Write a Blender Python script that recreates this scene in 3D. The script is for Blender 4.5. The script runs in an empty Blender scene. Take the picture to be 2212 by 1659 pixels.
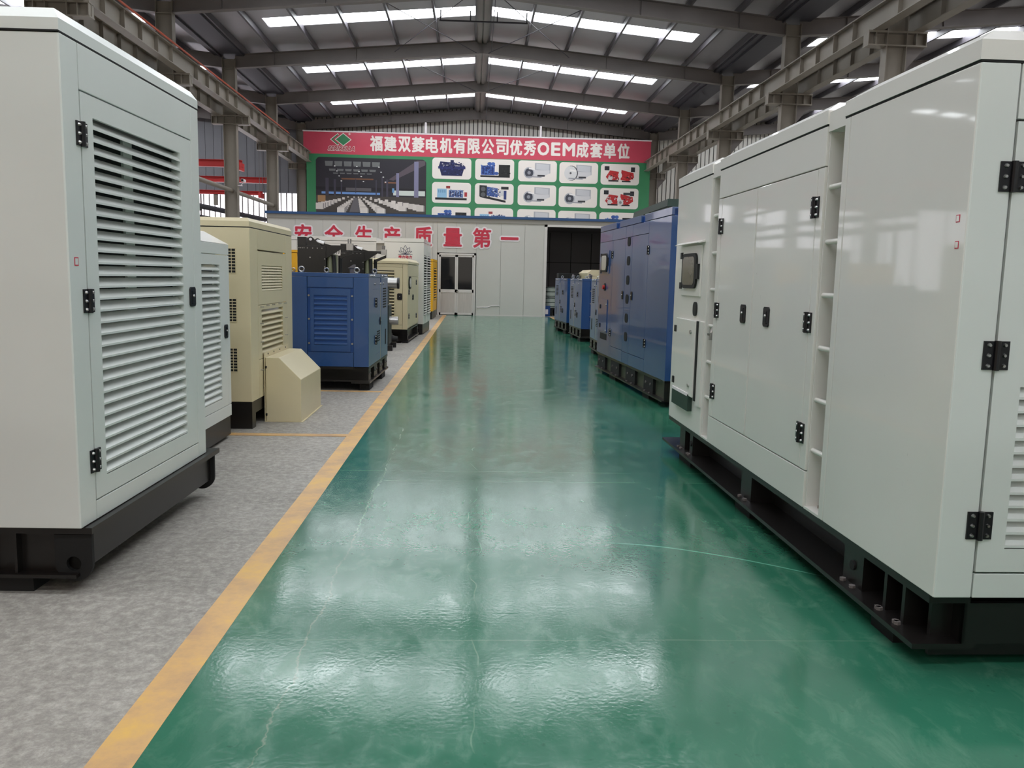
import bpy, math, random
from math import sin, cos, pi, hypot, radians
from mathutils import Matrix, Vector
random.seed(7)
SC = bpy.context.scene
COL = SC.collection

# ---------------------------------------------------------------- camera
FPX, CAM_H = 1790.0, 1.40
YAW, PITCH, ROLL = 0.049317, 0.127569, 0.022
fw = Vector((sin(YAW) * cos(PITCH), cos(YAW) * cos(PITCH), -sin(PITCH)))
rt = Vector((cos(YAW), -sin(YAW), 0))
up = rt.cross(fw)
r2 = cos(ROLL) * rt + sin(ROLL) * up
u2 = -sin(ROLL) * rt + cos(ROLL) * up
camd = bpy.data.cameras.new('camera')
camd.sensor_width = 36.0
camd.lens = FPX / 2212 * 36.0
camd.clip_start, camd.clip_end = 0.05, 300
cam = bpy.data.objects.new('camera', camd)
cam.matrix_world = Matrix(((r2.x, u2.x, -fw.x, 0), (r2.y, u2.y, -fw.y, 0), (r2.z, u2.z, -fw.z, CAM_H), (0, 0, 0, 1)))
COL.objects.link(cam)
SC.camera = cam

# ---------------------------------------------------------------- world (overcast sky), exposure
wd = bpy.data.worlds.new('overcast_sky')
SC.world = wd
wd.use_nodes = True
bg = wd.node_tree.nodes['Background']
bg.inputs[0].default_value = (0.92, 0.96, 1.0, 1)
bg.inputs[1].default_value = 1.6
SC.view_settings.view_transform = 'Standard'
SC.view_settings.look = 'None'
SC.view_settings.exposure = 0.24
SC.view_settings.gamma = 1.0
SC.view_settings.use_curve_mapping = False
SKYLIGHT = 10.0     # radiance of the daylit translucent roof sheets
REAR_FILL = 1.2        # radiance of the unseen glowing band added behind the camera
try:
    SC.cycles.use_denoising = True
    SC.cycles.max_bounces = 6
    SC.cycles.diffuse_bounces = 4
    SC.cycles.glossy_bounces = 3
    SC.cycles.use_adaptive_sampling = True
    SC.cycles.adaptive_threshold = 0.04
    SC.cycles.caustics_reflective = False
    SC.cycles.use_light_tree = False
    SC.cycles.caustics_refractive = False
    SC.cycles.sample_clamp_indirect = 6.0
except Exception:
    pass

# ---------------------------------------------------------------- materials
def lin(c):
    return tuple(((v / 255) / 12.92 if v / 255 <= 0.04045 else ((v / 255 + 0.055) / 1.055) ** 2.4) for v in c) + (1.0,)

MATS = {}
def mat(name, rgb, rough=0.5, metal=0.0, var=0.0, scale=3.0, coat=0.0, bump=0.0, bscale=40.0, emit=0.0, spec=0.5, rvar=0.0, stretch=None, specks=0.0):
    m = bpy.data.materials.new(name)
    m.use_nodes = True
    nt = m.node_tree
    b = nt.nodes['Principled BSDF']
    c = lin(rgb)
    b.inputs['Base Color'].default_value = c
    b.inputs['Roughness'].default_value = rough
    b.inputs['Metallic'].default_value = metal
    b.inputs['Specular IOR Level'].default_value = spec
    if coat:
        b.inputs['Coat Weight'].default_value = coat
        b.inputs['Coat Roughness'].default_value = 0.04
    if emit:
        b.inputs['Emission Color'].default_value = c
        b.inputs['Emission Strength'].default_value = emit
    if var or bump or rvar:
        tc = nt.nodes.new('ShaderNodeNewGeometry')
        mp = nt.nodes.new('ShaderNodeMapping')
        nt.links.new(tc.outputs['Position'], mp.inputs['Vector'])
        if stretch:
            mp.inputs['Scale'].default_value = stretch
    if var or rvar:
        n = nt.nodes.new('ShaderNodeTexNoise')
        n.inputs['Scale'].default_value = scale
        n.inputs['Detail'].default_value = 6
        n.inputs['Roughness'].default_value = 0.6
        nt.links.new(mp.outputs[0], n.inputs['Vector'])
    if var:
        r = nt.nodes.new('ShaderNodeMapRange')
        r.inputs['From Min'].default_value, r.inputs['From Max'].default_value = 0.25, 0.75
        r.inputs['To Min'].default_value, r.inputs['To Max'].default_value = 1 - var, 1 + var * 0.6
        nt.links.new(n.outputs['Fac'], r.inputs['Value'])
        mx = nt.nodes.new('ShaderNodeMix'); mx.data_type = 'RGBA'; mx.blend_type = 'MULTIPLY'
        mx.inputs[0].default_value = 1.0
        mx.inputs[6].default_value = c
        nt.links.new(r.outputs[0], mx.inputs[7])
        nt.links.new(mx.outputs[2], b.inputs['Base Color'])
    if var and specks:       # small dark scuffs and handling marks
        mp3 = nt.nodes.new('ShaderNodeMapping'); mp3.inputs['Scale'].default_value = (1, 1, 0.45); mp3.inputs['Rotation'].default_value = (0.25, 0, 0)
        nt.links.new(tc.outputs['Position'], mp3.inputs['Vector'])
        n3 = nt.nodes.new('ShaderNodeTexNoise'); n3.inputs['Scale'].default_value = 46; n3.inputs['Detail'].default_value = 2
        nt.links.new(mp3.outputs[0], n3.inputs['Vector'])
        r3 = nt.nodes.new('ShaderNodeMapRange'); nt.links.new(n3.outputs['Fac'], r3.inputs['Value'])
        r3.inputs['From Min'].default_value, r3.inputs['From Max'].default_value = 0.745, 0.785
        r4 = nt.nodes.new('ShaderNodeMapRange'); nt.links.new(n.outputs['Fac'], r4.inputs['Value'])
        r4.inputs['From Min'].default_value, r4.inputs['From Max'].default_value = 0.5, 0.62
        r4.inputs['To Max'].default_value = specks
        mu = nt.nodes.new('ShaderNodeMath'); mu.operation = 'MULTIPLY'
        nt.links.new(r3.outputs[0], mu.inputs[0]); nt.links.new(r4.outputs[0], mu.inputs[1])
        m3 = nt.nodes.new('ShaderNodeMix'); m3.data_type = 'RGBA'
        nt.links.new(mu.outputs[0], m3.inputs[0]); nt.links.new(mx.outputs[2], m3.inputs[6]); m3.inputs[7].default_value = lin((90, 88, 86))
        nt.links.new(m3.outputs[2], b.inputs['Base Color'])
    if rvar:
        r = nt.nodes.new('ShaderNodeMapRange')
        r.inputs['From Min'].default_value, r.inputs['From Max'].default_value = 0.3, 0.7
        r.inputs['To Min'].default_value, r.inputs['To Max'].default_value = max(0.03, rough - rvar), rough + rvar
        nt.links.new(n.outputs['Fac'], r.inputs['Value'])
        nt.links.new(r.outputs[0], b.inputs['Roughness'])
    if bump:
        n2 = nt.nodes.new('ShaderNodeTexNoise')
        n2.inputs['Scale'].default_value = bscale
        n2.inputs['Detail'].default_value = 3
        nt.links.new(mp.outputs[0], n2.inputs['Vector'])
        bp = nt.nodes.new('ShaderNodeBump')
        bp.inputs['Strength'].default_value = bump
        bp.inputs['Distance'].default_value = 0.02
        nt.links.new(n2.outputs['Fac'], bp.inputs['Height'])
        nt.links.new(bp.outputs[0], b.inputs['Normal'])
    MATS[name] = m
    return m

white = mat('white_paint', (222, 225, 222), 0.28, var=0.03, scale=1.5, bump=0.02, bscale=6)
white2 = mat('warm_white_paint', (228, 225, 220), 0.4, var=0.03, scale=1.2, specks=0.5, coat=0.5, bump=0.012, bscale=2.0, spec=0.25)
cream = mat('cream_paint', (216, 203, 168), 0.38, var=0.04, scale=2)
blue = mat('blue_paint', (30, 74, 132), 0.3, var=0.05, scale=2, spec=0.7, coat=0.4)
blue_dk = mat('dark_blue_paint', (18, 66, 132), 0.4)
yellow = mat('yellow_paint', (240, 176, 20), 0.4)
black = mat('black_paint', (24, 21, 20), 0.32, var=0.1, scale=4)
blackm = mat('black_matte', (12, 12, 13), 0.75)
hingem = mat('black_hinge_coating', (14, 12, 18), 0.42)
chrome = mat('bright_steel', (178, 176, 174), 0.3, metal=1.0)
steel = mat('steel_paint', (112, 105, 103), 0.5, var=0.12, scale=1.2)
steel_lt = mat('light_steel_paint', (136, 128, 118), 0.5, var=0.12, scale=1.5)
roofm = mat('roof_sheet', (158, 155, 160), 0.36, metal=0.25, var=0.1, scale=0.7, bump=0.05, bscale=1.5)
purlinm = mat('purlin_steel', (86, 82, 88), 0.5)
gutter = mat('dark_gutter', (60, 58, 66), 0.6)
skym = mat('skylight_sheet', (246, 251, 255), 0.5, emit=SKYLIGHT)
winm = mat('translucent_wall_sheet', (250, 247, 255), 0.5, emit=2.4)
fillm = mat('unseen_fill_sheet', (255, 244, 230), 0.5, emit=REAR_FILL)  # added unseen glow, tinted warm for the light on machine fronts
siding = mat('wall_siding', (214, 211, 204), 0.45, var=0.06, scale=1.0)
groove_shade = mat('groove_shade_tone', (70, 68, 66), 0.7)  # shade inside the siding grooves, put into a dark colour
siding_dk = mat('dark_wall_siding', (112, 112, 118), 0.6, var=0.06, scale=1)
panelm = mat('sandwich_panel', (204, 201, 195), 0.42, var=0.04, scale=0.8)
alu = mat('aluminium_frame', (214, 209, 206), 0.35, metal=0.2)
aluply = mat('aluminium_infill', (196, 190, 186), 0.3, metal=0.35, var=0.12, scale=5, stretch=(8, 8, 0.4))
bluetrim = mat('blue_trim', (44, 82, 132), 0.5)
greytrim = mat('grey_trim', (150, 145, 138), 0.5)
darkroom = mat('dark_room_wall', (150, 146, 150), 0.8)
red = mat('red_paint', (196, 44, 44), 0.45)
redline = mat('red_conductor', (176, 74, 46), 0.5)
printr = mat('print_red', (200, 72, 92), 0.4, var=0.05, scale=2, bump=0.12, bscale=1.6)
printg = mat('print_green', (58, 130, 88), 0.4, var=0.05, scale=2, bump=0.12, bscale=1.6)
printw = mat('print_white', (232, 224, 218), 0.45, bump=0.12, bscale=1.6)
signr = mat('sign_red', (206, 46, 72), 0.4)
signw = mat('sign_white', (240, 232, 236), 0.4)
pk = {}
def pc(rgb):
    if rgb not in pk:
        pk[rgb] = mat('print_ink_%d_%d_%d' % rgb, rgb, 0.45)
    return pk[rgb]
dkgreen = mat('dark_green_paint', (34, 58, 50), 0.45)
greywhite = mat('pale_plastic', (176, 186, 178), 0.5)
rubber = mat('rubber', (24, 24, 24), 0.6)
bluegrey = mat('seal_strip', (178, 170, 152), 0.5)
glass = mat('dark_glass', (20, 20, 23), 0.05, spec=0.25)
glass2 = mat('meter_window', (96, 92, 88), 0.15, var=0.3, scale=14)
glass3 = mat('pale_meter_window', (205, 200, 192), 0.2)

def floor_green():
    m = bpy.data.materials.new('green_epoxy_floor'); m.use_nodes = True
    nt = m.node_tree; N = nt.nodes; L = nt.links
    b = N['Principled BSDF']
    geo = N.new('ShaderNodeNewGeometry')
    sep = N.new('ShaderNodeSeparateXYZ'); L.new(geo.outputs['Position'], sep.inputs[0])
    X, Y = sep.outputs[0], sep.outputs[1]
    def math_(op, a, bb=None, c=None, clamp=False):
        n = N.new('ShaderNodeMath'); n.operation = op; n.use_clamp = clamp
        for i, v in enumerate((a, bb, c)):
            if v is None: continue
            if isinstance(v, (int, float)): n.inputs[i].default_value = v
            else: L.new(v, n.inputs[i])
        return n.outputs[0]
    def noise(scale, detail=5, stretch=(1, 1, 1), rough=0.6, dist=0.0):
        mp = N.new('ShaderNodeMapping'); mp.inputs['Scale'].default_value = stretch
        L.new(geo.outputs['Position'], mp.inputs[0])
        n = N.new('ShaderNodeTexNoise'); n.inputs['Scale'].default_value = scale
        n.inputs['Detail'].default_value = detail; n.inputs['Roughness'].default_value = rough
        n.inputs['Distortion'].default_value = dist
        L.new(mp.outputs[0], n.inputs[0]); return n.outputs['Fac']
    def rng(v, a, bb, c, d):
        n = N.new('ShaderNodeMapRange'); L.new(v, n.inputs[0])
        n.inputs[1].default_value, n.inputs[2].default_value, n.inputs[3].default_value, n.inputs[4].default_value = a, bb, c, d
        return n.outputs[0]
    def mixc(fac, a, bb):
        n = N.new('ShaderNodeMix'); n.data_type = 'RGBA'
        if isinstance(fac, (int, float)): n.inputs[0].default_value = fac
        else: L.new(fac, n.inputs[0])
        for i, v in ((6, a), (7, bb)):
            if isinstance(v, tuple): n.inputs[i].default_value = v
            else: L.new(v, n.inputs[i])
        return n.outputs[2]
    n1 = noise(1.0, 3); n2 = noise(2.6, 4); n9 = noise(9, 5, (1, 0.5, 1), 0.7, 0.6); n28 = noise(28, 2)
    def cen(v, k): return math_('MULTIPLY', math_('SUBTRACT', v, 0.5), k)
    col = mixc(rng(n1, 0.3, 0.7, 0, 1), lin((40, 100, 78)), lin((56, 118, 94)))
    col = mixc(math_('MULTIPLY', rng(n9, 0.50, 0.78, 0, 0.5), rng(n1, 0.36, 0.58, 0.15, 1)), col, lin((108, 150, 126)))
    col = mixc(rng(n28, 0.66, 0.76, 0, 0.3), col, lin((26, 62, 50)))
    # long crack along the aisle
    dx = math_('ABSOLUTE', math_('ADD', math_('ADD', X, 0.612), math_('ADD', cen(n2, 0.10), cen(n28, 0.035))))
    crack = math_('MULTIPLY', rng(dx, 0.001, 0.006, 1, 0), rng(n9, 0.36, 0.5, 0.25, 1))
    col = mixc(math_('MULTIPLY', rng(dx, 0.0, 0.03, 1, 0), 0.12), col, lin((110, 140, 118)))
    col = mixc(math_('MULTIPLY', crack, 0.6), col, lin((132, 146, 128)))
    # a second faint crack in the middle and slab joints across
    dx2 = math_('ABSOLUTE', math_('ADD', math_('SUBTRACT', X, 0.03), cen(n1, 0.35)))
    c2 = math_('MULTIPLY', math_('MULTIPLY', rng(dx2, 0.001, 0.004, 1, 0), rng(n2, 0.48, 0.58, 0, 1)), 0.3)
    col = mixc(c2, col, lin((150, 178, 150)))
    for yy, st in ((5.585, 0.45), (5.865, 0.4), (3.06, 0.22), (11.6, 0.3)):
        dy = math_('ABSOLUTE', math_('ADD', math_('SUBTRACT', Y, yy), cen(n1, 0.03)))
        j = math_('MULTIPLY', math_('MULTIPLY', rng(dy, 0.001, 0.005, 1, 0), rng(n2, 0.38, 0.55, 0.1, 1)), st)
        col = mixc(j, col, lin((160, 182, 158)))
    # pale patched cut running to the right hand machine
    ln = math_('ADD', math_('MULTIPLY', math_('POWER', math_('SUBTRACT', X, 0.72), 1.7), -0.50), 4.262)
    dl = math_('ABSOLUTE', math_('ADD', math_('SUBTRACT', Y, ln), cen(n2, 0.02)))
    lm = math_('MULTIPLY', math_('MULTIPLY', rng(dl, 0.003, 0.010, 1, 0), rng(X, 0.72, 0.95, 0, 1)), rng(X, 1.62, 1.75, 1, 0))
    col = mixc(math_('MULTIPLY', lm, 0.85), col, lin((120, 196, 168)))
    col = mixc(math_('MULTIPLY', rng(n28, 0.75, 0.80, 0, 0.6), rng(n2, 0.58, 0.66, 0, 1)), col, lin((128, 200, 176)))
    L.new(col, b.inputs['Base Color'])
    n70 = noise(70, 1, (1, 0.8, 1))
    ro = math_('ADD', rng(n2, 0.3, 0.7, 0.095, 0.15), rng(n9, 0.45, 0.75, 0.0, 0.07))
    L.new(ro, b.inputs['Roughness'])
    b.inputs['Specular IOR Level'].default_value = 0.72
    bp = N.new('ShaderNodeBump'); bp.inputs['Strength'].default_value = 0.15; bp.inputs['Distance'].default_value = 0.0035
    hh = math_('ADD', math_('ADD', math_('MULTIPLY', n70, 0.45), math_('MULTIPLY', n28, 0.3)), math_('MULTIPLY', n2, 0.8))
    L.new(hh, bp.inputs['Height']); L.new(bp.outputs[0], b.inputs['Normal'])
    return m

def floor_concrete():
    m = bpy.data.materials.new('worn_concrete'); m.use_nodes = True
    nt = m.node_tree; N = nt.nodes; L = nt.links; b = N['Principled BSDF']
    geo = N.new('ShaderNodeNewGeometry')
    def noise(scale, detail, stretch=(1, 1, 1), rough=0.65, dist=0.0):
        mp = N.new('ShaderNodeMapping'); mp.inputs['Scale'].default_value = stretch; L.new(geo.outputs['Position'], mp.inputs[0])
        n = N.new('ShaderNodeTexNoise'); n.inputs['Scale'].default_value = scale; n.inputs['Detail'].default_value = detail
        n.inputs['Roughness'].default_value = rough; n.inputs['Distortion'].default_value = dist
        L.new(mp.outputs[0], n.inputs[0]); return n.outputs['Fac']
    def ramp(v, pts):
        r = N.new('ShaderNodeValToRGB'); L.new(v, r.inputs[0])
        e = r.color_ramp.elements
        e[0].position, e[0].color = pts[0][0], lin(pts[0][1])
        e[1].position, e[1].color = pts[-1][0], lin(pts[-1][1])
        for p, c in pts[1:-1]:
            k = e.new(p); k.color = lin(c)
        return r.outputs[0]
    c1 = ramp(noise(1.4, 8), [(0.3, (128, 123, 117)), (0.5, (154, 149, 142)), (0.72, (176, 171, 163))])
    c2 = ramp(noise(20, 8, (1, 1, 1), 0.82, 0.2), [(0.34, (98, 93, 87)), (0.5, (150, 145, 138)), (0.68, (202, 198, 190))])
    mx = N.new('ShaderNodeMix'); mx.data_type = 'RGBA'; mx.inputs[0].default_value = 0.6
    L.new(c1, mx.inputs[6]); L.new(c2, mx.inputs[7])
    sp = N.new('ShaderNodeMapRange'); L.new(noise(26, 3), sp.inputs[0])
    sp.inputs[1].default_value, sp.inputs[2].default_value, sp.inputs[3].default_value, sp.inputs[4].default_value = 0.68, 0.78, 0, 0.5
    m2 = N.new('ShaderNodeMix'); m2.data_type = 'RGBA'; L.new(sp.outputs[0], m2.inputs[0])
    L.new(mx.outputs[2], m2.inputs[6]); m2.inputs[7].default_value = lin((90, 84, 80))
    L.new(m2.outputs[2], b.inputs['Base Color'])
    b.inputs['Roughness'].default_value = 0.62
    bp = N.new('ShaderNodeBump'); bp.inputs['Strength'].default_value = 0.3; bp.inputs['Distance'].default_value = 0.008
    L.new(noise(26, 5), bp.inputs['Height']); L.new(bp.outputs[0], b.inputs['Normal'])
    return m

def yellow_line():
    m = bpy.data.materials.new('worn_yellow_line'); m.use_nodes = True
    nt = m.node_tree; N = nt.nodes; L = nt.links; b = N['Principled BSDF']
    geo = N.new('ShaderNodeNewGeometry')
    n = N.new('ShaderNodeTexNoise'); n.inputs['Scale'].default_value = 3.0; n.inputs['Detail'].default_value = 8; n.inputs['Roughness'].default_value = 0.7
    L.new(geo.outputs['Position'], n.inputs[0])
    r = N.new('ShaderNodeValToRGB'); L.new(n.outputs['Fac'], r.inputs[0])
    e = r.color_ramp.elements
    e[0].position, e[0].color = 0.36, lin((186, 150, 112))
    e[1].position, e[1].color = 0.68, lin((226, 182, 92))
    k = e.new(0.52); k.color = lin((210, 168, 112))
    L.new(r.outputs[0], b.inputs['Base Color']); b.inputs['Roughness'].default_value = 0.45
    return m
greenfl, concrete, yline = floor_green(), floor_concrete(), yellow_line()

# ---------------------------------------------------------------- mesh helpers
class M:
    def __init__(s): s.v, s.f, s.mi, s.k = [], [], [], 0
    def poly(s, pts):
        n = len(s.v); s.v += [tuple(p) for p in pts]; s.f.append(tuple(range(n, n + len(pts)))); s.mi.append(s.k); return s
    def hexa(s, p):
        n = len(s.v); s.v += [tuple(q) for q in p]
        for q in ((3, 2, 1, 0), (4, 5, 6, 7), (0, 1, 5, 4), (1, 2, 6, 5), (2, 3, 7, 6), (3, 0, 4, 7)):
            s.f.append(tuple(n + i for i in q)); s.mi.append(s.k)
        return s
    def box(s, x0, x1, y0, y1, z0, z1):
        x0, x1 = min(x0, x1), max(x0, x1); y0, y1 = min(y0, y1), max(y0, y1); z0, z1 = min(z0, z1), max(z0, z1)
        return s.hexa([(x0, y0, z0), (x1, y0, z0), (x1, y1, z0), (x0, y1, z0), (x0, y0, z1), (x1, y0, z1), (x1, y1, z1), (x0, y1, z1)])
    def frustum(s, a, z0, b, z1):     # a, b = (x0,x1,y0,y1)
        return s.hexa([(a[0], a[2], z0), (a[1], a[2], z0), (a[1], a[3], z0), (a[0], a[3], z0), (b[0], b[2], z1), (b[1], b[2], z1), (b[1], b[3], z1), (b[0], b[3], z1)])
    def prism(s, pts, axis, t0, t1):  # 2-D outline pushed along an axis; pts in the two other axes in xyz order
        def at(p, t):
            return (t, p[0], p[1]) if axis == 'x' else ((p[0], t, p[1]) if axis == 'y' else (p[0], p[1], t))
        ar = sum(pts[i][0] * pts[(i + 1) % len(pts)][1] - pts[(i + 1) % len(pts)][0] * pts[i][1] for i in range(len(pts)))
        if (ar < 0) != (axis == 'y'): pts = pts[::-1]
        n, k = len(s.v), len(pts)
        s.v += [at(p, t0) for p in pts] + [at(p, t1) for p in pts]
        s.f.append(tuple(range(n + k - 1, n - 1, -1))); s.f.append(tuple(range(n + k, n + 2 * k)))
        s.mi += [s.k, s.k]
        for i in range(k):
            j = (i + 1) % k
            s.f.append((n + i, n + j, n + k + j, n + k + i)); s.mi.append(s.k)
        return s
    def cyl(s, p0, p1, r, n=12, r1=None, caps=True):
        p0, p1 = Vector(p0), Vector(p1); d = (p1 - p0).normalized()
        a = d.orthogonal().normalized(); b = d.cross(a); r1 = r if r1 is None else r1
        k = len(s.v)
        for p, rr in ((p0, r), (p1, r1)):
            for i in range(n):
                t = 2 * pi * i / n
                s.v.append(tuple(p + rr * (cos(t) * a + sin(t) * b)))
        for i in range(n):
            j = (i + 1) % n
            s.f.append((k + i, k + j, k + n + j, k + n + i)); s.mi.append(s.k)
        if caps:
            s.f.append(tuple(range(k + n - 1, k - 1, -1))); s.f.append(tuple(range(k + n, k + 2 * n))); s.mi += [s.k, s.k]
        return s
    def mesh(s, name, mats, sx=1, smooth=False):
        me = bpy.data.meshes.new(name)
        v = s.v if sx == 1 else [(-x, y, z) for x, y, z in s.v]
        f = s.f if sx == 1 else [q[::-1] for q in s.f]
        me.from_pydata(v, [], f)
        for m in (mats if isinstance(mats, (list, tuple)) else [mats]): me.materials.append(m)
        me.polygons.foreach_set('material_index', s.mi)
        if smooth:
            me.polygons.foreach_set('use_smooth', [True] * len(me.polygons))
            try: me.set_sharp_from_angle(angle=radians(35))
            except Exception: pass
        me.update(); return me
    def build(s, name, mats, parent=None, sx=None, smooth=False, bevel=0.0):
        return put(s.mesh(name, mats, SX if sx is None else sx, smooth), name, parent, bevel=bevel)

SX = 1
def put(me, name, parent=None, loc=(0, 0, 0), rot=None, bevel=0.0):
    o = bpy.data.objects.new(name, me); COL.objects.link(o)
    o.location = loc
    if rot: o.rotation_euler = rot
    if parent: o.parent = parent
    if bevel:
        b = o.modifiers.new('bevel', 'BEVEL'); b.width = bevel; b.segments = 2; b.limit_method = 'ANGLE'; b.angle_limit = radians(40)
    return o
def tag(o, label=None, cat=None, group=None, kind=None):
    if label: o['label'] = label
    if cat: o['category'] = cat
    if group: o['group'] = group
    if kind: o['kind'] = kind
    return o
def thing(name, label, cat, loc=(0, 0, 0), rz=0.0, group=None, kind=None):
    o = bpy.data.objects.new(name, None); COL.objects.link(o); o.empty_display_size = 0.2
    o.location = loc; o.rotation_euler = (0, 0, rz)
    return tag(o, label, cat, group, kind)
def structure(m, name, mats, label, parent=None):
    o = m.build(name, mats, parent, sx=1)
    if parent is None: tag(o, label, kind='structure')
    return o

# ================================================================ THE HALL
XR, LCOL, RCOL = 0.2, -8.46, 8.86
YB, YF, DY = -18.0, 42.0, 6.0
SLOPE = 0.09
def zb_(x, xc): return 9.07 - SLOPE * abs(x - xc)          # rafter underside
def zs_(x, xc): return 9.70 - SLOPE * abs(x - xc)          # roof sheet
HALF = 8.66
CENT = [('left', XR - 2 * HALF), ('', XR), ('right', XR + 2 * HALF)]
SKY0, SKY1 = 2.85, 3.77      # skylight strip inside each six metre bay
bays = [YB + DY * i for i in range(int((YF - YB) / DY))]

m = M().box(-27, 27, YB, 44, -0.2, 0.0)
structure(m, 'floor', concrete, 'worn grey concrete floor of the workshop hall')
m = M().box(-0.94, 2.80, YB, 30.36, 0.0, 0.004)
structure(m, 'floor_aisle', greenfl, 'glossy green coated aisle floor between the machine rows')
m = M().box(-1.075, -0.94, YB, 30.2, 0.0, 0.005)
structure(m, 'trim_1', yline, 'long worn yellow line along the left edge of the green aisle')
m = M().box(2.80, 2.93, YB, 30.2, 0.0, 0.005)
structure(m, 'trim_2', yline, 'yellow line along the right edge of the green aisle')
m = M().box(-4.6, -1.075, 7.13, 7.23, 0.0, 0.004)
structure(m, 'trim_3', yline, 'yellow cross line between white and cream machines')
m = M().box(-4.6, -1.075, 9.93, 10.0, 0.0, 0.004)
structure(m, 'trim_4', yline, 'yellow cross line under the front of the blue machine')

# roof sheets with the skylight openings left open, skylights as translucent sheets
wn = 0
for side, xc in CENT:
    m = M()
    for s in (-1, 1):
        xa, xb, xe = xc + s * 0.22, xc + s * 6.77, xc + s * HALF
        def q(x0, x1, y0, y1):
            p = [(x0, y0, zs_(x0, xc)), (x1, y0, zs_(x1, xc)), (x1, y1, zs_(x1, xc)), (x0, y1, zs_(x0, xc))]
            t = [(a, b, c + 0.06) for a, b, c in p]
            m.hexa(p + t) if s > 0 else m.hexa([p[1], p[0], p[3], p[2], t[1], t[0], t[3], t[2]])
        q(xb, xe, YB, YF + 0.4)
        q(xc, xa, YB, YF + 0.4)
        edges = [YB]
        for y in bays:
            if side == '' or y >= 0: edges += [y + SKY0, y + SKY1]
        edges.append(YF + 0.4)
        for i in range(0, len(edges), 2): q(xa, xb, edges[i], edges[i + 1])
    ceil = structure(m, 'ceiling' + ('_' + side if side else ''), roofm, 'grey metal roof sheet over the %s hall' % (side or 'middle'))
    # purlins
    pm = M().prism([(-0.035, 0), (0.035, 0), (0.035, 0.02), (0.012, 0.02), (0.012, 0.17), (0.04, 0.17), (0.04, 0.18), (-0.035, 0.18), (-0.035, 0.165), (-0.008, 0.165), (-0.008, 0.02), (-0.035, 0.02)], 'y', 4.0 if side == '' else 8.0, YF + 0.3).mesh('purlin', gutter)
    pm2 = M().box(-0.034, 0.034, 4.0, YF + 0.3, -0.02, 0.17).mesh('purlin', purlinm)
    for s in (-1, 1):
        for k, dx in enumerate((0.22, 1.52, 2.93, 4.34, 5.72, 7.12, 8.1)):
            x = xc + s * dx
            put(pm2 if k else pm2, 'purlin', ceil, (x, 0, zs_(x, xc) - 0.175))
    # skylights
    for y in bays:
        if side and y < 0: continue
        for s in (-1, 1):
            wn += 1
            mm = M()
            n = 2
            xa, xb = xc + s * 0.24, xc + s * 6.75
            for i in range(n):
                y0 = y + SKY0 + (SKY1 - SKY0) * i / n; y1 = y + SKY0 + (SKY1 - SKY0) * (i + 1) / n
                h0, h1 = (0.0, 0.02) if i % 2 else (0.02, 0.0)
                pts = [(xa, y0, zs_(xa, xc) + 0.01 + h0), (xb, y0, zs_(xb, xc) + 0.01 + h0), (xb, y1, zs_(xb, xc) + 0.01 + h1), (xa, y1, zs_(xa, xc) + 0.01 + h1)]
                mm.poly(pts[::-1] if s > 0 else pts)
            ordn = ('first', 'second', 'third', 'fourth', 'fifth', 'sixth', 'seventh', 'eighth', 'ninth', 'tenth')[int((YF - y) / DY) - 1]
            structure(mm, 'window_%d' % wn, skym, 'bright skylight strip, %s from the end wall, %s slope of the %s roof' % (ordn, 'left' if s < 0 else 'right', side or 'middle'))
    # ridge cap and valley gutters
m = M().box(XR - 0.2, XR + 0.2, 2.0, YF + 0.3, 9.46, 9.54)
for dx in (-0.16, 0.02): m.box(XR + dx, XR + dx + 0.13, 2.0, YF + 0.3, 9.40, 9.46)
structure(m, 'trim_5', steel, 'dark ridge channel along the middle of the roof')
for nm, xc, lb in (('trim_6', LCOL, 'dark valley gutter above the left row of columns'), ('trim_7', RCOL, 'dark valley gutter above the right row of columns')):
    m = M().box(xc - 0.5, xc + 0.5, 2.0, YF + 0.3, 8.72, 8.78).box(xc - 0.52, xc - 0.46, 2.0, YF + 0.3, 8.74, 8.95).box(xc + 0.46, xc + 0.52, 2.0, YF + 0.3, 8.74, 8.95)
    m.box(xc - 0.3, xc - 0.26, 2.0, YF + 0.3, 8.66, 8.72)
    structure(m, nm, gutter, lb)

# portal frames
FR = [42.0, 36.0, 30.0, 24.0, 18.0, 12.0, 6.0]
ORD = ['first', 'second', 'third', 'fourth', 'fifth', 'sixth', 'seventh']
def rafter_mesh(xc, x_out, half):
    m = M()
    for s in ((-1, 1) if half is None else (half,)):
        def seg(x0, x1, d0, d1, y0, y1):
            a = xc + s * x0; b = xc + s * x1
            p = [(a, y0, zb_(a, xc) + d0), (b, y0, zb_(b, xc) + d0), (b, y1, zb_(b, xc) + d0), (a, y1, zb_(a, xc) + d0)]
            t = [(a, y0, zb_(a, xc) + d1), (b, y0, zb_(b, xc) + d1), (b, y1, zb_(b, xc) + d1), (a, y1, zb_(a, xc) + d1)]
            m.hexa(p + t) if s > 0 else m.hexa([p[1], p[0], p[3], p[2], t[1], t[0], t[3], t[2]])
        seg(0, x_out, 0.0, 0.02, -0.11, 0.11)
        seg(0, x_out, 0.43, 0.45, -0.11, 0.11)
        seg(0, x_out, 0.02, 0.43, -0.006, 0.006)
        for st in (0.04, 4.34, 7.12):
            seg(st, st + 0.014, 0.02, 0.43, -0.09, 0.09)
    return m
rm = rafter_mesh(0, HALF - 0.2, None)
def shift(me_builder, xc): return [(x + xc, y, z) for x, y, z in me_builder.v]
raft = rm.mesh('rafter', steel)
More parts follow.
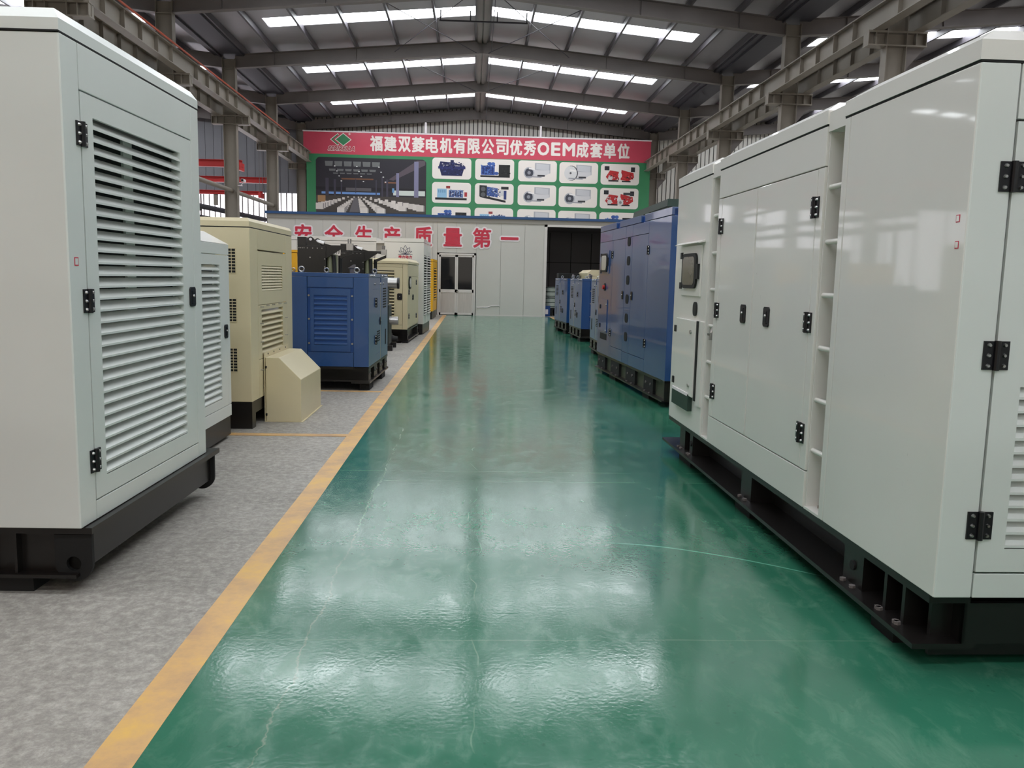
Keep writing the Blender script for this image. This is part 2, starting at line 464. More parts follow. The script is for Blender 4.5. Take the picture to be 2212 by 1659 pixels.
for i, y in enumerate(FR):
    for side, xc in CENT:
        if side and y < 12: continue
        o = put(raft, 'rafter', None, (xc, y, 0))
        tag(o, 'grey steel roof rafter over the %s hall, %s frame from the end wall' % (side or 'middle', ORD[i]), kind='structure')
colm = M()
colm.box(-0.21, 0.21, -0.006, 0.006, 0, 8.62).box(-0.22, -0.205, -0.13, 0.13, 0, 8.62).box(0.205, 0.22, -0.13, 0.13, 0, 8.62)
colm.box(-0.3, 0.3, -0.2, 0.2, 0, 0.03).box(-0.21, 0.21, -0.12, 0.12, 8.28, 8.30)
colmesh = colm.mesh('column', steel_lt)
brm = M()
brm.box(-0.62, 0.66, -0.12, 0.12, 6.70, 6.74).box(-0.62, 0.66, -0.12, 0.12, 6.43, 6.46).box(-0.62, 0.66, -0.006, 0.006, 6.46, 6.70)
for x in (-0.61, -0.45, 0.42, 0.64): brm.box(x - 0.008, x + 0.008, -0.12, 0.12, 6.46, 6.70)
brmesh = brm.mesh('bracket', steel_lt)
gusset = M().prism([(0.22, 6.43), (0.66, 6.43), (0.22, 5.9)], 'y', -0.006, 0.006).mesh('gusset', steel)
for i, y in enumerate(FR):
    for side, x in (('left', LCOL), ('right', RCOL)):
        c = put(colmesh, 'column', None, (x, y, 0))
        tag(c, 'steel column of the %s row, %s from the end wall' % (side, ORD[i]), kind='structure')
        put(brmesh, 'bracket', c)
        if side == 'right': put(gusset, 'gusset', c)
# crane runway beams
stm = M().box(-0.10, 0.10, -0.006, 0.006, 0.02, 0.44).mesh('stiffener', steel_lt)
for side, x, lab in (('left', LCOL + 0.45, 'inner crane runway beam on the left columns with a red conductor line'), ('left', LCOL - 0.45, 'outer crane runway beam on the left columns'),
                     ('right', RCOL - 0.42, 'inner crane runway beam on the right columns'), ('right', RCOL + 0.46, 'outer crane runway beam on the right columns')):
    m = M().box(-0.12, 0.12, 3.0, YF - 0.2, 0, 0.02).box(-0.12, 0.12, 3.0, YF - 0.2, 0.44, 0.46).box(-0.006, 0.006, 3.0, YF - 0.2, 0.02, 0.44)
    b = put(m.mesh('crane_beam', steel_lt), 'crane_beam', None, (x, 0, 6.74))
    tag(b, lab, kind='structure')
    put(M().box(-0.035, 0.035, 3.0, YF - 0.2, 0.46, 0.53).mesh('rail', steel), 'rail', b)
    for k in range(38):
        yy = 4.9 + k
        if abs((yy / 6.0) - round(yy / 6.0)) < 0.04: continue
        put(stm, 'stiffener', b, (0, yy, 0))
    if lab.startswith('inner crane runway beam on the left'):
        put(M().cyl((0.10, 3, 0.56), (0.10, 36.5, 0.56), 0.02, 8).cyl((0.155, 3, 0.5), (0.155, 36.5, 0.5), 0.018, 8).mesh('conductor_line', redline), 'conductor_line', b)

# roof bracing rods and a hanging cable
rods = [((XR + 0.2, 30, 9.1), (XR + 3.0, 24.2, 9.0)), ((XR - 0.2, 30, 9.1), (XR - 3.0, 24.2, 9.0)), ((XR + 0.3, 24.2, 9.25), (XR + 3.0, 29.8, 9.0)), ((XR - 0.3, 24.2, 9.25), (XR - 3.0, 29.8, 9.0)),
        ((XR + 0.2, 36, 9.1), (XR + 3.0, 30.2, 9.0)), ((XR - 0.2, 36, 9.1), (XR - 3.0, 30.2, 9.0))]
for i, (a, b) in enumerate(rods):
    o = M().cyl(a, b, 0.012, 6).build('bracing_rod', gutter, sx=1)
    tag(o, 'thin diagonal bracing rod under the %s slope, %s' % ('right' if a[0] > XR else 'left', ('rising toward the ridge in the fourth bay', 'rising toward the ridge in the fourth bay', 'falling from the ridge in the fourth bay', 'falling from the ridge in the fourth bay', 'in the second bay from the end wall', 'in the second bay from the end wall')[i]), kind='structure')
m = M().box(XR - 1.35, XR + 1.35, 26.55, 26.6, 9.12, 9.16)
for x in (-1.33, -0.42, 0.40, 1.30): m.box(XR + x, XR + x + 0.035, 26.55, 26.6, 9.16, 9.45)
structure(m, 'trim_8', gutter, 'dark hanger bar across the ridge channel')
m = M().cyl((XR + 0.32, 20, 9.36), (XR + 0.30, 41.9, 8.95), 0.012, 6)
structure(m, 'trim_9', gutter, 'thin cable running beside the ridge')

# gable end wall (ribbed sheet) and long outer walls
m = M()
def zt(x):
    xc = min((c for _, c in CENT), key=lambda c: abs(c - x)); return zs_(x, xc)
x = -8.6
while x < 26.4:
    w = 0.212
    x1 = x + w
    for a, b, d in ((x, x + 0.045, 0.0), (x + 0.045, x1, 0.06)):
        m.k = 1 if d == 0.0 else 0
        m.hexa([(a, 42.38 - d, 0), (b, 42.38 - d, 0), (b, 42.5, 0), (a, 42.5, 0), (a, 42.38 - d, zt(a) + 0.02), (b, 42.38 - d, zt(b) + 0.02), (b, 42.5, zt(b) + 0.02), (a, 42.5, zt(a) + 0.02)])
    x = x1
structure(m, 'wall_end', [siding, groove_shade], 'pale ribbed sheet end wall above the banner')
m = M()
x = -26.4
while x < -8.6:
    x1 = min(x + 0.4, -8.6)
    for a, b, d in ((x, x + 0.03, 0.0), (x + 0.03, x1, 0.03)):
        m.hexa([(a, 42.38 - d, 5.30), (b, 42.38 - d, 5.30), (b, 42.5, 5.30), (a, 42.5, 5.30), (a, 42.38 - d, zt(a) + 0.02), (b, 42.38 - d, zt(b) + 0.02), (b, 42.5, zt(b) + 0.02), (a, 42.5, zt(a) + 0.02)])
    x = x1
m.box(-26.4, -8.6, 42.36, 42.5, 0, 1.2)
structure(m, 'wall_end_left', siding_dk, 'dark grey end wall of the left hall above the bright windows')
def window_band(x0, x1, z0, z1, y, nm, lab):
    w = thing(nm, lab, None, (0, 0, 0), kind='structure')
    k = max(1, int((x1 - x0) / 1.5))
    for i in range(k):
        a = x0 + (x1 - x0) * i / k; b = x0 + (x1 - x0) * (i + 1) / k
        mm = M(); n = 12
        for j in range(n):
            p, q_ = a + (b - a) * j / n, a + (b - a) * (j + 1) / n
            mm.poly([(p, y + 0.03 * (j % 2), z0), (q_, y + 0.03 * ((j + 1) % 2), z0), (q_, y + 0.03 * ((j + 1) % 2), z1), (p, y + 0.03 * (j % 2), z1)])
        put(mm.mesh('pane', winm), 'pane', w)
        put(M().box(b - 0.035, b + 0.035, y - 0.05, y + 0.06, z0, z1).mesh('mullion', steel), 'mullion', w)
        for j in range(1, 12, 2):
            xx = a + (b - a) * j / 12
            put(M().box(xx - 0.026, xx + 0.026, y - 0.03, y + 0.0, z0, z1).mesh('window_bar', steel), 'window_bar', w)
    return w
window_band(-26.4, -8.62, 1.2, 5.30, 42.40, 'window_80', 'bright translucent window band low in the end wall of the left hall')
m = M().box(-26.6, -26.4, YB, 42.5, 0, 9.2); structure(m, 'wall_left', siding_dk, 'dark outer wall of the left hall')
m = M().box(26.4, 26.6, YB, 42.5, 0, 9.2); structure(m, 'wall_right', siding, 'pale outer wall of the right hall')
# wall behind the photographer; its glowing band is added to light machine fronts
m = M()
for x in [-26.4 + 2.0 * i for i in range(26)]:
    x1 = min(x + 2.0, 26.4)
    m.box(x, x1, YB - 0.1, YB, 0, 0.9)
    m.hexa([(x, YB - 0.1, 5.6), (x1, YB - 0.1, 5.6), (x1, YB, 5.6), (x, YB, 5.6), (x, YB - 0.1, zt(x) + .05), (x1, YB - 0.1, zt(x1) + .05), (x1, YB, zt(x1) + .05), (x, YB, zt(x) + .05)])
m.box(26.0, 26.4, YB - 0.1, YB, 0, 9.2)
structure(m, 'wall_front', siding, 'pale wall at the near end of the hall')
mm = M()
for x in [-26.4 + 4.4 * i for i in range(12)]:
    mm.poly([(x + 4.3, YB - 0.05, 0.9), (x, YB - 0.05, 0.9), (x, YB - 0.05, 5.6), (x + 4.3, YB - 0.05, 5.6)])
structure(mm, 'window_81', fillm, 'unseen glowing band added to light the machine fronts, in the near end wall')

# ================================================================ THE SITE OFFICE (white panel house at the end of the aisle)
HY = 30.40
house = thing('wall_back', 'white sandwich panel wall of the office at the end of the aisle', None, kind='structure')
def wpanel(x0, x1, z0, z1):
    g = 0.004
    put(M().box(x0 + g, x1 - g, HY, HY + 0.06, z0, z1).mesh('wall_panel', panelm), 'wall_panel', house)
put(M().box(-7.35, -1.31, HY + 0.03, HY + 0.08, 0, 3.33).box(0.10, 2.60, HY + 0.03, HY + 0.08, 0, 3.33).box(5.65, 8.3, HY + 0.03, HY + 0.08, 0, 3.33).box(-1.31, 0.10, HY + 0.03, HY + 0.08, 2.25, 3.33).mesh('wall_core', greytrim), 'wall_core', house)
xs = [-7.35 + 0.98 * i for i in range(7)] + [-1.31]
xs[6] = -1.47 - 0.0
for a, b in zip(xs[:-1], xs[1:]): wpanel(a, b, 0.03, 3.33)
for a, b in ((-1.31, -0.62), (-0.62, 0.10)): wpanel(a, b, 2.25, 3.33)
for a, b in ((0.10, 0.99), (0.99, 1.85), (1.85, 2.60)): wpanel(a, b, 0.03, 3.33)
for a, b in ((5.65, 6.6), (6.6, 7.5), (7.5, 8.3)): wpanel(a, b, 0.03, 3.33)
put(M().box(-7.35, -7.29, HY + 0.06, 41.5, 0.0, 3.4).mesh('side_wall', panelm), 'side_wall', house)
put(M().box(-7.42, 8.34, HY - 0.05, 41.5, 3.5, 3.54).mesh('roof_sheet', panelm), 'roof_sheet', house)
put(M().box(-7.42, 8.34, HY - 0.07, HY - 0.02, 3.485, 3.575).mesh('roof_edge_trim', bluetrim), 'roof_edge_trim', house)
put(M().box(-7.38, 8.32, HY - 0.03, HY + 0.1, 3.33, 3.485).mesh('fascia', greytrim), 'fascia', house)
put(M().box(-7.35, -1.31, HY - 0.015, HY + 0.02, 0, 0.03).box(0.10, 2.60, HY - 0.015, HY + 0.02, 0, 0.03).mesh('base_channel', alu), 'base_channel', house)
put(M().box(2.56, 2.66, HY - 0.03, HY + 0.1, 0, 3.33).box(5.60, 5.68, HY - 0.03, HY + 0.1, 0, 3.33).box(2.56, 5.68, HY - 0.03, HY + 0.1, 3.25, 3.33).mesh('opening_frame', alu), 'opening_frame', house)
# dark store room behind the opening
m = M().box(2.4, 2.45, HY + 0.1, 37, 0, 3.5).box(6.0, 6.05, HY + 0.1, 37, 0, 3.5).box(2.4, 6.05, 37, 37.05, 0, 3.5).box(2.4, 6.05, HY + 0.1, 37, 3.44, 3.49)
structure(m, 'wall_store', darkroom, 'dark inner walls of the store room behind the wide opening')
m = M()
for xx in (3.35, 4.3, 5.2): m.box(xx, xx + 0.02, 36.95, 37.0, 0, 3.4)
m.box(2.45, 6.0, 36.95, 37.0, 2.1, 2.12)
structure(m, 'trim_10', blackm, 'panel joints on the dark store room wall')
# office room behind the glass door
m = M().box(-2.6, -2.55, HY + 0.1, 33, 0, 3.4).box(1.2, 1.25, HY + 0.1, 33, 0, 3.4).box(-2.6, 1.25, 33, 33.05, 0, 3.4).box(-2.6, 1.25, HY + 0.1, 33, 3.3, 3.35)
structure(m, 'wall_office', darkroom, 'dark inner walls of the office seen through the glass door')
door = thing('door_1', 'white aluminium double door with dark glass in the office wall', None, kind='structure')
dx0, dx1, dz1 = -1.29, 0.08, 2.23
put(M().box(dx0, dx0 + 0.06, HY - 0.04, HY + 0.08, 0, dz1).box(dx1 - 0.06, dx1, HY - 0.04, HY + 0.08, 0, dz1).box(dx0, dx1, HY - 0.04, HY + 0.08, dz1 - 0.06, dz1).mesh('door_frame', alu), 'door_frame', door)
mid = (dx0 + dx1) / 2
for a, b in ((dx0 + 0.065, mid - 0.004), (mid + 0.004, dx1 - 0.065)):
    lf = put(M().box(a, a + 0.05, HY - 0.02, HY + 0.03, 0.02, dz1 - 0.065).box(b - 0.05, b, HY - 0.02, HY + 0.03, 0.02, dz1 - 0.065).box(a, b, HY - 0.02, HY + 0.03, 0.02, 0.09)
             .box(a, b, HY - 0.02, HY + 0.03, 0.82, 0.93).box(a, b, HY - 0.02, HY + 0.03, dz1 - 0.13, dz1 - 0.065).mesh('door_leaf', alu), 'door_leaf', door)
    put(M().box(a + 0.05, b - 0.05, HY, HY + 0.012, 0.93, dz1 - 0.13).mesh('glass_pane', glass), 'glass_pane', lf)
    k = M()
    n = 14
    for i in range(n):
        p, q_ = a + 0.05 + (b - a - 0.1) * i / n, a + 0.05 + (b - a - 0.1) * (i + 1) / n
        k.box(p, q_ - 0.006, HY - 0.004, HY + 0.012, 0.09, 0.82)
    k.box(a + 0.05, b - 0.05, HY + 0.002, HY + 0.012, 0.09, 0.82)
    put(k.mesh('infill_panel', aluply), 'infill_panel', lf)
put(M().cyl((mid + 0.03, HY - 0.02, 0.87), (mid + 0.03, HY - 0.06, 0.87), 0.02, 10).box(mid + 0.02, mid + 0.09, HY - 0.065, HY - 0.05, 0.86, 0.88).mesh('door_handle', chrome), 'door_handle', door)
# white cable on the wall foot
pts = [(0.15, 0.30), (0.55, 0.31), (0.68, 0.36), (0.95, 0.37), (0.99, 0.34)]
m = M()
for (a, za), (b, zb2) in zip(pts[:-1], pts[1:]): m.cyl((a, HY - 0.012, za), (b, HY - 0.012, zb2), 0.011, 6)
tag(m.build('wall_cable', signw, sx=1), 'short white cable clipped low on the office wall', 'cable')

# ================================================================ MACHINE PARTS
# local frame of a machine: aisle side is the plane u = 0 (outward +u, mirrored by SX for the right row), v runs away from the camera,
# the face turned to the camera is the plane v = 0
def fbox(m, face, a0, a1, z0, z1, d0, d1):
    if face == 'S': m.box(d0, d1, a0, a1, z0, z1)
    else: m.box(a0, a1, -d1, -d0, z0, z1)
    return m
def fpt(face, a, z, d):
    return (d, a, z) if face == 'S' else (a, -d, z)
def floc(face, a, z, d=0.0):
    p = fpt(face, a, z, d); return (SX * p[0], p[1], p[2])
def fprism(m, face, prof, a0, a1):      # profile in (d, z) swept along the face
    if face == 'S': m.prism(prof, 'y', a0, a1)
    else: m.prism([(-d, z) for d, z in prof], 'x', a0, a1)
    return m
CACHE = {}
def hinge_mesh(face, s):
    key = ('h', face, SX, s)
    if key not in CACHE:
        m = M(); w, h = 0.046 * s, 0.05 * s
        fbox(m, face, -w, -0.004, -h, h, 0, 0.006); fbox(m, face, 0.004, w, -h, h, 0, 0.006)
        m.cyl(fpt(face, 0, -h * 1.03, 0.009), fpt(face, 0, h * 1.03, 0.009), 0.011 * s, 10)
        m.k = 1
        for a in (-0.028 * s, 0.028 * s):
            for z in (-0.036 * s, 0, 0.036 * s):
                m.cyl(fpt(face, a, z, 0.005), fpt(face, a, z, 0.014), 0.0085 * s, 8, 0.005 * s)
        CACHE[key] = m.mesh('hinge', [hingem, chrome], SX, True)
    return CACHE[key]
def hinge(par, face, a, z, s=1.0, d=0.0): return put(hinge_mesh(face, s), 'hinge', par, floc(face, a, z, d))
def latch_mesh(face, s):
    key = ('l', face, SX, s)
    if key not in CACHE:
        m = M(); w, h = 0.043 * s, 0.056 * s
        c = 0.012 * s
        out = [(-w + c, -h), (w - c, -h), (w, -h + c), (w, h - c), (w - c, h), (-w + c, h), (-w, h - c), (-w, -h + c)]
        if face == 'S': m.prism(out, 'x', 0, 0.008)
        else: m.prism(out, 'y', -0.008, 0)
        fbox(m, face, -w * 0.5, w * 0.5, h * 0.55, h * 0.62, 0.008, 0.012)
        fbox(m, face, -w * 0.55, w * 0.5, -h * 0.7, -h * 0.6, 0.008, 0.013)
        fbox(m, face, -w * 0.3, w * 0.3, -h * 0.55, h * 0.5, 0.008, 0.011)
        m.k = 1
        m.cyl(fpt(face, 0, h * 0.1, 0.009), fpt(face, 0, h * 0.1, 0.018), 0.010 * s, 10, 0.007 * s)
        CACHE[key] = m.mesh('latch', [hingem, chrome], SX, True)
    return CACHE[key]
def latch(par, face, a, z, s=1.0, d=0.0): return put(latch_mesh(face, s), 'latch', par, floc(face, a, z, d))
def panel(par, name, face, a0, a1, z0, z1, mt, d0=-0.014, d1=0.0, g=0.0025, bevel=0.0025):
    m = fbox(M(), face, a0 + g, a1 - g, z0 + g, z1 - g, d0, d1)
    return m.build(name, mt, par, bevel=bevel)
def slat_prof(p, depth):
    return [(-depth, p * 0.50), (-0.002, -p * 0.16), (0.0, -p * 0.18), (0.0, -p * 0.36), (-0.004, -p * 0.36), (-0.005, -p * 0.2), (-depth - 0.002, p * 0.44)]
def slats(par, face, a0, a1, z0, z1, n, mt, depth=0.045, d=0.0):
    p = (z1 - z0) / n
    m = fprism(M(), face, [(dd + d, z) for dd, z in slat_prof(p, depth)], a0, a1)
    me = m.mesh('slat', mt, SX)
    for i in range(n): put(me, 'slat', par, (0, 0, z0 + p * (i + 0.45)))
def louver_panel(par, name, face, a0, a1, z0, z1, op, n, mt, depth=0.045, g=0.0025, back=blackm, post=False):
    o0, o1, p0, p1 = op
    m = M()
    fbox(m, face, a0 + g, o0, z0 + g, z1 - g, -0.014, 0); fbox(m, face, o1, a1 - g, z0 + g, z1 - g, -0.014, 0)
    fbox(m, face, o0, o1, z0 + g, p0, -0.014, 0); fbox(m, face, o0, o1, p1, z1 - g, -0.014, 0)
    for q0, q1, r0, r1 in ((o0 - 0.004, o0, p0, p1), (o1, o1 + 0.004, p0, p1)): fbox(m, face, q0, q1, r0, r1, -0.05, -0.014)
    pn = m.build(name, mt, par)
    b = fbox(M(), face, o0, o1, p0, p1, -depth - 0.03, -depth - 0.02).build('louver_backing', back, pn)
    if post:
        c = (o0 + o1) / 2 - 0.05
        fbox(M(), face, c - 0.05, c + 0.05, p0, p1, -depth - 0.02, -depth - 0.008).build('louver_post', mt, pn)
    slats(pn, face, o0, o1, p0, p1, n, mt, depth)
    return pn
def louvre_bars(par, v0, v1, z0, z1, n, mt):
    p = (z1 - z0) / n
    me = M().prism([(0.004, -0.18 * p), (0.03, -0.22 * p), (0.03, -0.1 * p), (0.004, 0.25 * p)], 'y', v0, v1).mesh('slat', mt, SX)
    for i in range(n): put(me, 'slat', par, (0, 0, z0 + p * (i + 0.5)))
def cap(par, u0, u1, v0, v1, z0, z1, z2, ins, mt, name='roof'):
    m = M().box(u0, u1, v0, v1, z0, z1).frustum((u0, u1, v0, v1), z1, (u0 + ins, u1 - ins, v0 + ins, v1 - ins), z2)
    return m.build(name, mt, par)
def skid(par, W, L, zb, plates, feet, over=0.0, zf=0.10, zl=0.08, web=-0.12, uo=0.0, mt=None, lo=0.03, v0=0.0, webm=None, pb=True, pm=None):
    mt = mt or black
    # two I-section rails, cross members at both ends, stiffener plates and feet
    for s, nm in ((0, 'base_rail'), (1, 'base_rail')):
        m = M()
        def bx(a, b, c, d, e, f):
            m.box(a, b, c, d, e, f) if s == 0 else m.box(-W - a, -W - b, c, d, e, f)
        bx(web - 0.02, uo, v0 - over, L + over, zb - 0.03, zb)
        m.k = 1
        bx(web - 0.012, web, v0, L, zf, zb - 0.03)
        m.k = 0
        bx(web - 0.05, uo + lo, v0 - over * 0.5, L + over * 0.5, zl, zf)
        m.build(nm, [mt, webm or mt], par)
    for v in (v0, L - 0.02):
        M().box(-W - web, web, v, v + 0.02, zf, zb - 0.03).build('base_crossmember', mt, par)
    for a, b in plates:
        m = M().box(web, uo - 0.006, a, b, zf, zb - 0.03)
        m.k = 1
        for vv in (a + (b - a) * 0.25, a + (b - a) * 0.75):
            if pb: m.cyl((uo - 0.01, vv, (zf + zb) / 2), (uo + 0.004, vv, (zf + zb) / 2), 0.016, 8)
            m.cyl((uo + lo * 0.3, vv, zf), (uo + lo * 0.3, vv, zf + 0.012), 0.014, 6)
        m.build('base_stiffener', [pm or mt, steel], par)
    for a, b in feet:
        for s in (0, 1):
            u1 = uo - 0.005 if s == 0 else -W + 0.13
            M().box(u1 - 0.12, u1, a, b, 0, zl).build('foot', blackm, par)
def eyebolt(par, u, v, z, r=0.03):
    m = M(); n = 12
    for i in range(n):
        t0, t1 = 2 * pi * i / n, 2 * pi * (i + 1) / n
        m.cyl((u + r * cos(t0), v, z + r + 0.008 + r * sin(t0)), (u + r * cos(t1), v, z + r + 0.008 + r * sin(t1)), 0.009, 6)
    m.cyl((u, v, z), (u, v, z + 0.012), 0.02, 8)
    m.build('eye_bolt', chrome, par, smooth=True)
def rrect(w, h, c, n=4):
    o = []
    for cx, cy, t0 in ((w - c, h - c, 0), (-w + c, h - c, 90), (-w + c, -h + c, 180), (w - c, -h + c, 270)):
        for i in range(n + 1):
            t = radians(t0 + 90 * i / n); o.append((cx + c * cos(t), cy + c * sin(t)))
    return o
def plate(par, name, face, a, z, w, h, c, d0, d1, mt):
    pts = [(a + p, z + q) for p, q in rrect(w, h, c)]
    m = M()
    if face == 'S': m.prism(pts, 'x', d0, d1)
    else: m.prism(pts, 'y', -d1, -d0)
    return m.build(name, mt, par)

# ---------------------------------------------------------------- LEFT ROW 1: tall white cabinet with the big louvred door
SX = 1
g = thing('generator_cabinet', 'tall white generator cabinet with a wide louvred door, beside the concrete bay', 'generator', (-1.66, 3.523, 0), -0.022)
W, L, ZB = 1.75, 1.572, 0.29
M().box(-W + 0.02, -0.10, 0.05, L - 0.02, ZB, 2.33).build('body', white, g)
panel(g, 'front_panel', 'F', -W, 0, ZB, 2.331, white, -0.05, 0.0, bevel=0.004)
panel(g, 'corner_post', 'S', 0.0, 0.148, ZB, 2.331, white, -0.10, 0.0, bevel=0.003)
panel(g, 'upper_panel', 'S', 0.148, 1.445, 2.140, 2.331, white)
panel(g, 'lower_panel', 'S', 0.148, 1.445, ZB, 0.378, white)
panel(g, 'rear_post', 'S', 1.445, L, ZB, 2.331, white, -0.10, 0.0, bevel=0.003)
d = louver_panel(g, 'louvred_door', 'S', 0.150, 1.443, 0.380, 2.138, (0.258, 1.272, 0.470, 2.045), 30, white, 0.042, post=True)
for z in (1.959, 1.261, 0.560): hinge(g, 'S', 0.150, z)
latch(g, 'S', 1.398, 1.25)
M().box(0.0, 0.0015, 0.045, 0.078, 1.41, 1.445).build('sticker', signr, g)
M().box(0.0015, 0.0022, 0.049, 0.074, 1.414, 1.441).build('sticker_face', white, g)
cap(g, -W, 0.0, 0.0, L, 2.337, 2.384, 2.428, 0.03, white)
M().box(-W, 0.0, -0.005, L + 0.01, 2.3305, 2.337).build('roof_gasket', blackm, g)
# skid: top plate, side beam, front beam, lower flange, feet, lifting lugs
M().box(-W - 0.03, 0.035, 0.02, L + 0.14, 0.262, 0.29).build('base_plate', black, g)
M().box(-0.10, 0.0, 0.06, L + 0.10, 0.105, 0.262).build('base_rail', black, g)
M().box(-W, -W + 0.07, 0.06, L + 0.09, 0.085, 0.262).build('base_rail', black, g)
M().box(-W, 0.0, 0.06, 0.10, 0.085, 0.262).build('base_crossmember', black, g)
M().box(-W, -0.03, 0.0, 0.12, 0.07, 0.085).build('lower_flange', black, g)
for u in (-0.42, -0.30, -1.2): M().box(u, u + 0.012, 0.02, 0.06, 0.085, 0.262).build('base_stiffener', black, g)
for u in (-0.50, -1.5): M().box(u, u + 0.27, 0.03, 0.16, 0, 0.07).build('foot', blackm, g)
for u in (-0.50, -1.5): M().box(u, u + 0.27, L - 0.3, L - 0.15, 0, 0.07).build('foot', blackm, g)
def lug(par, u, v, z):
    m = M(); n = 24
    outer, inner = [], []
    R, r = 0.085, 0.034
    for i in range(n):
        t = 2 * pi * i / n
        q = (R * cos(t), R * sin(t))
        if q[1] > 0: q = (math.copysign(R, q[0]) if abs(q[0]) > 0.02 else q[0], R)
        outer.append(q); inner.append((r * cos(t), r * sin(t)))
    for x0, x1 in ((u, u + 0.02),):
        k = len(m.v)
        for X in (x0, x1):
            m.v += [(X, v + a, z + b) for a, b in outer]; m.v += [(X, v + a, z + b) for a, b in inner]
        for i in range(n):
            j = (i + 1) % n
            m.f += [(k + i, k + n + i, k + n + j, k + j), (k + 2 * n + i, k + 2 * n + j, k + 3 * n + j, k + 3 * n + i),
                    (k + i, k + j, k + 2 * n + j, k + 2 * n + i), (k + n + i, k + 3 * n + i, k + 3 * n + j, k + n + j)]
            m.mi += [0] * 4
    m.build('lifting_lug', blackm, par)
def lug_cross(par, uc, v, zc, R=0.075, r=0.03, ext=0.10):
    """lifting lug standing across the rail, a plate with an eye, rounded below"""
    n = 28; m = M(); outer, inner = [], []
    for i in range(n):
        t = 2 * pi * i / n; c_, s_ = cos(t), sin(t)
        x_, z_ = R * c_, R * s_
        if s_ >= 0: z_ = ext * min(1.0, s_ * 1.6); x_ = R * (1 if c_ > 0 else -1) * min(1.0, abs(c_) * 2.2)
        outer.append((x_, z_)); inner.append((r * c_, r * s_))
    for Y in (v, v + 0.02):
        m.v += [(uc + a_, Y, zc + b_) for a_, b_ in outer] + [(uc + a_, Y, zc + b_) for a_, b_ in inner]
    for i in range(n):
        j = (i + 1) % n
        m.f += [(i, j, n + j, n + i), (2 * n + i, 3 * n + i, 3 * n + j, 2 * n + j), (j, i, 2 * n + i, 2 * n + j), (n + i, n + j, 3 * n + j, 3 * n + i)]
        m.mi += [0] * 4
    m.build('lifting_lug', blackm, par)
lug_cross(g, -0.055, L + 0.06, 0.125, 0.08, 0.032, 0.13)
lug_cross(g, -0.055, 0.035, 0.125, 0.08, 0.032, 0.13)

# ---------------------------------------------------------------- LEFT ROW 2: smaller white cabinet behind it
g = thing('generator_cabinet', 'smaller white louvred generator cabinet between tall white and cream cabinets', 'generator', (-2.03, 5.35, 0), 0.0)
W, L, ZB = 1.3, 1.71, 0.19
M().box(-W + 0.02, -0.10, 0.02, L - 0.02, ZB, 1.62).build('body', white, g)
panel(g, 'front_panel', 'F', -W, 0, ZB, 1.62, white, -0.05, 0)
panel(g, 'upper_panel', 'S', 0.0, L, 1.532, 1.622, white)
panel(g, 'lower_panel', 'S', 0.0, L, ZB, 0.292, white)
panel(g, 'rear_post', 'S', 1.632, L, 0.292, 1.532, white)
panel(g, 'corner_post', 'S', 0.0, 0.5, 0.292, 1.532, white)
louver_panel(g, 'louvred_door', 'S', 0.5, 1.632, 0.292, 1.532, (0.62, 1.455, 0.365, 1.452), 21, white, 0.04)
latch(g, 'S', 1.585, 0.91)
m = M().frustum((-W, 0, 0, L), 1.622, (-W + 0.12, -0.10, 0.1, L - 0.30), 1.71)
m.build('roof', white2, g)
m = M().box(-W, -0.01, 0.02, L - 0.01, 0.03, ZB); m.build('base_rail', black, g)
for v in (0.1, L - 0.35): M().box(-W + 0.05, -0.05, v, v + 0.2, 0, 0.03).build('foot', blackm, g)

# ---------------------------------------------------------------- LEFT ROW 3: cream cabinet with mesh vents
g = thing('generator_cabinet', 'cream generator cabinet with square vent holes, behind the cream air hood', 'generator', (-1.955, 7.43, 0), -0.007)
W, L, ZB = 1.5, 1.645, 0.243
M().box(-W + 0.02, -0.09, 0.05, L - 0.02, ZB, 1.785).build('body', cream, g)
panel(g, 'front_panel', 'F', -W, 0, ZB, 1.785, cream, -0.05, 0, bevel=0.004)
panel(g, 'corner_post', 'S', 0, 0.258, ZB, 1.785, cream, -0.09, 0)
panel(g, 'upper_panel', 'S', 0.258, 1.368, 1.60, 1.785, cream)
panel(g, 'rear_post', 'S', 1.368, L, ZB, 1.785, cream)
# grille panel: framed opening with horizontal bars and a fine mesh behind
pn = louver_panel(g, 'grille_panel', 'S', 0.258, 1.368, 1.10, 1.592, (0.395, 1.203, 1.225, 1.462), 9, cream, 0.012)
for i in range(12):
    u = 0.425 + i * 0.066
    M().box(-0.03, -0.026, u, u + 0.006, 1.225, 1.462).build('mesh_wire', cream, pn)
louver_panel(g, 'louvre_panel', 'S', 0.258, 1.368, 0.60, 1.10, (0.372, 1.21, 0.64, 1.055), 8, cream, 0.05)
panel(g, 'lower_panel', 'S', 0.258, 1.368, ZB, 0.60, cream)
for v, z in ((0.335, 1.083), (0.555, 1.09), (0.77, 1.09), (1.03, 1.092), (1.26, 1.09), (0.325, 0.93), (0.325, 0.76), (0.315, 0.5), (1.295, 0.94), (1.295, 0.76)):
    M().cyl((0, v, z), (0.03, v, z), 0.006, 6).build('stud', chrome, g)
for k, (z0, z1) in enumerate(((1.387, 1.602), (0.961, 1.164), (0.517, 0.727))):
    hole = M().box(-0.195, -0.122, -0.0015, 0.0, z0, z1).build('vent_grid', blackm, g)
    gm = M()
    for i in range(9): gm.box(-0.197, -0.120, -0.005, -0.001, z0 + (z1 - z0) * i / 8 - 0.0035, z0 + (z1 - z0) * i / 8 + 0.0035)
    for u in (-0.197, -0.1605, -0.124): gm.box(u, u + 0.005, -0.005, -0.001, z0, z1)
    gm.build('vent_bars', cream, hole)
M().box(-W, 0, -0.002, L, 1.785, 1.791).build('roof_gasket', blackm, g)
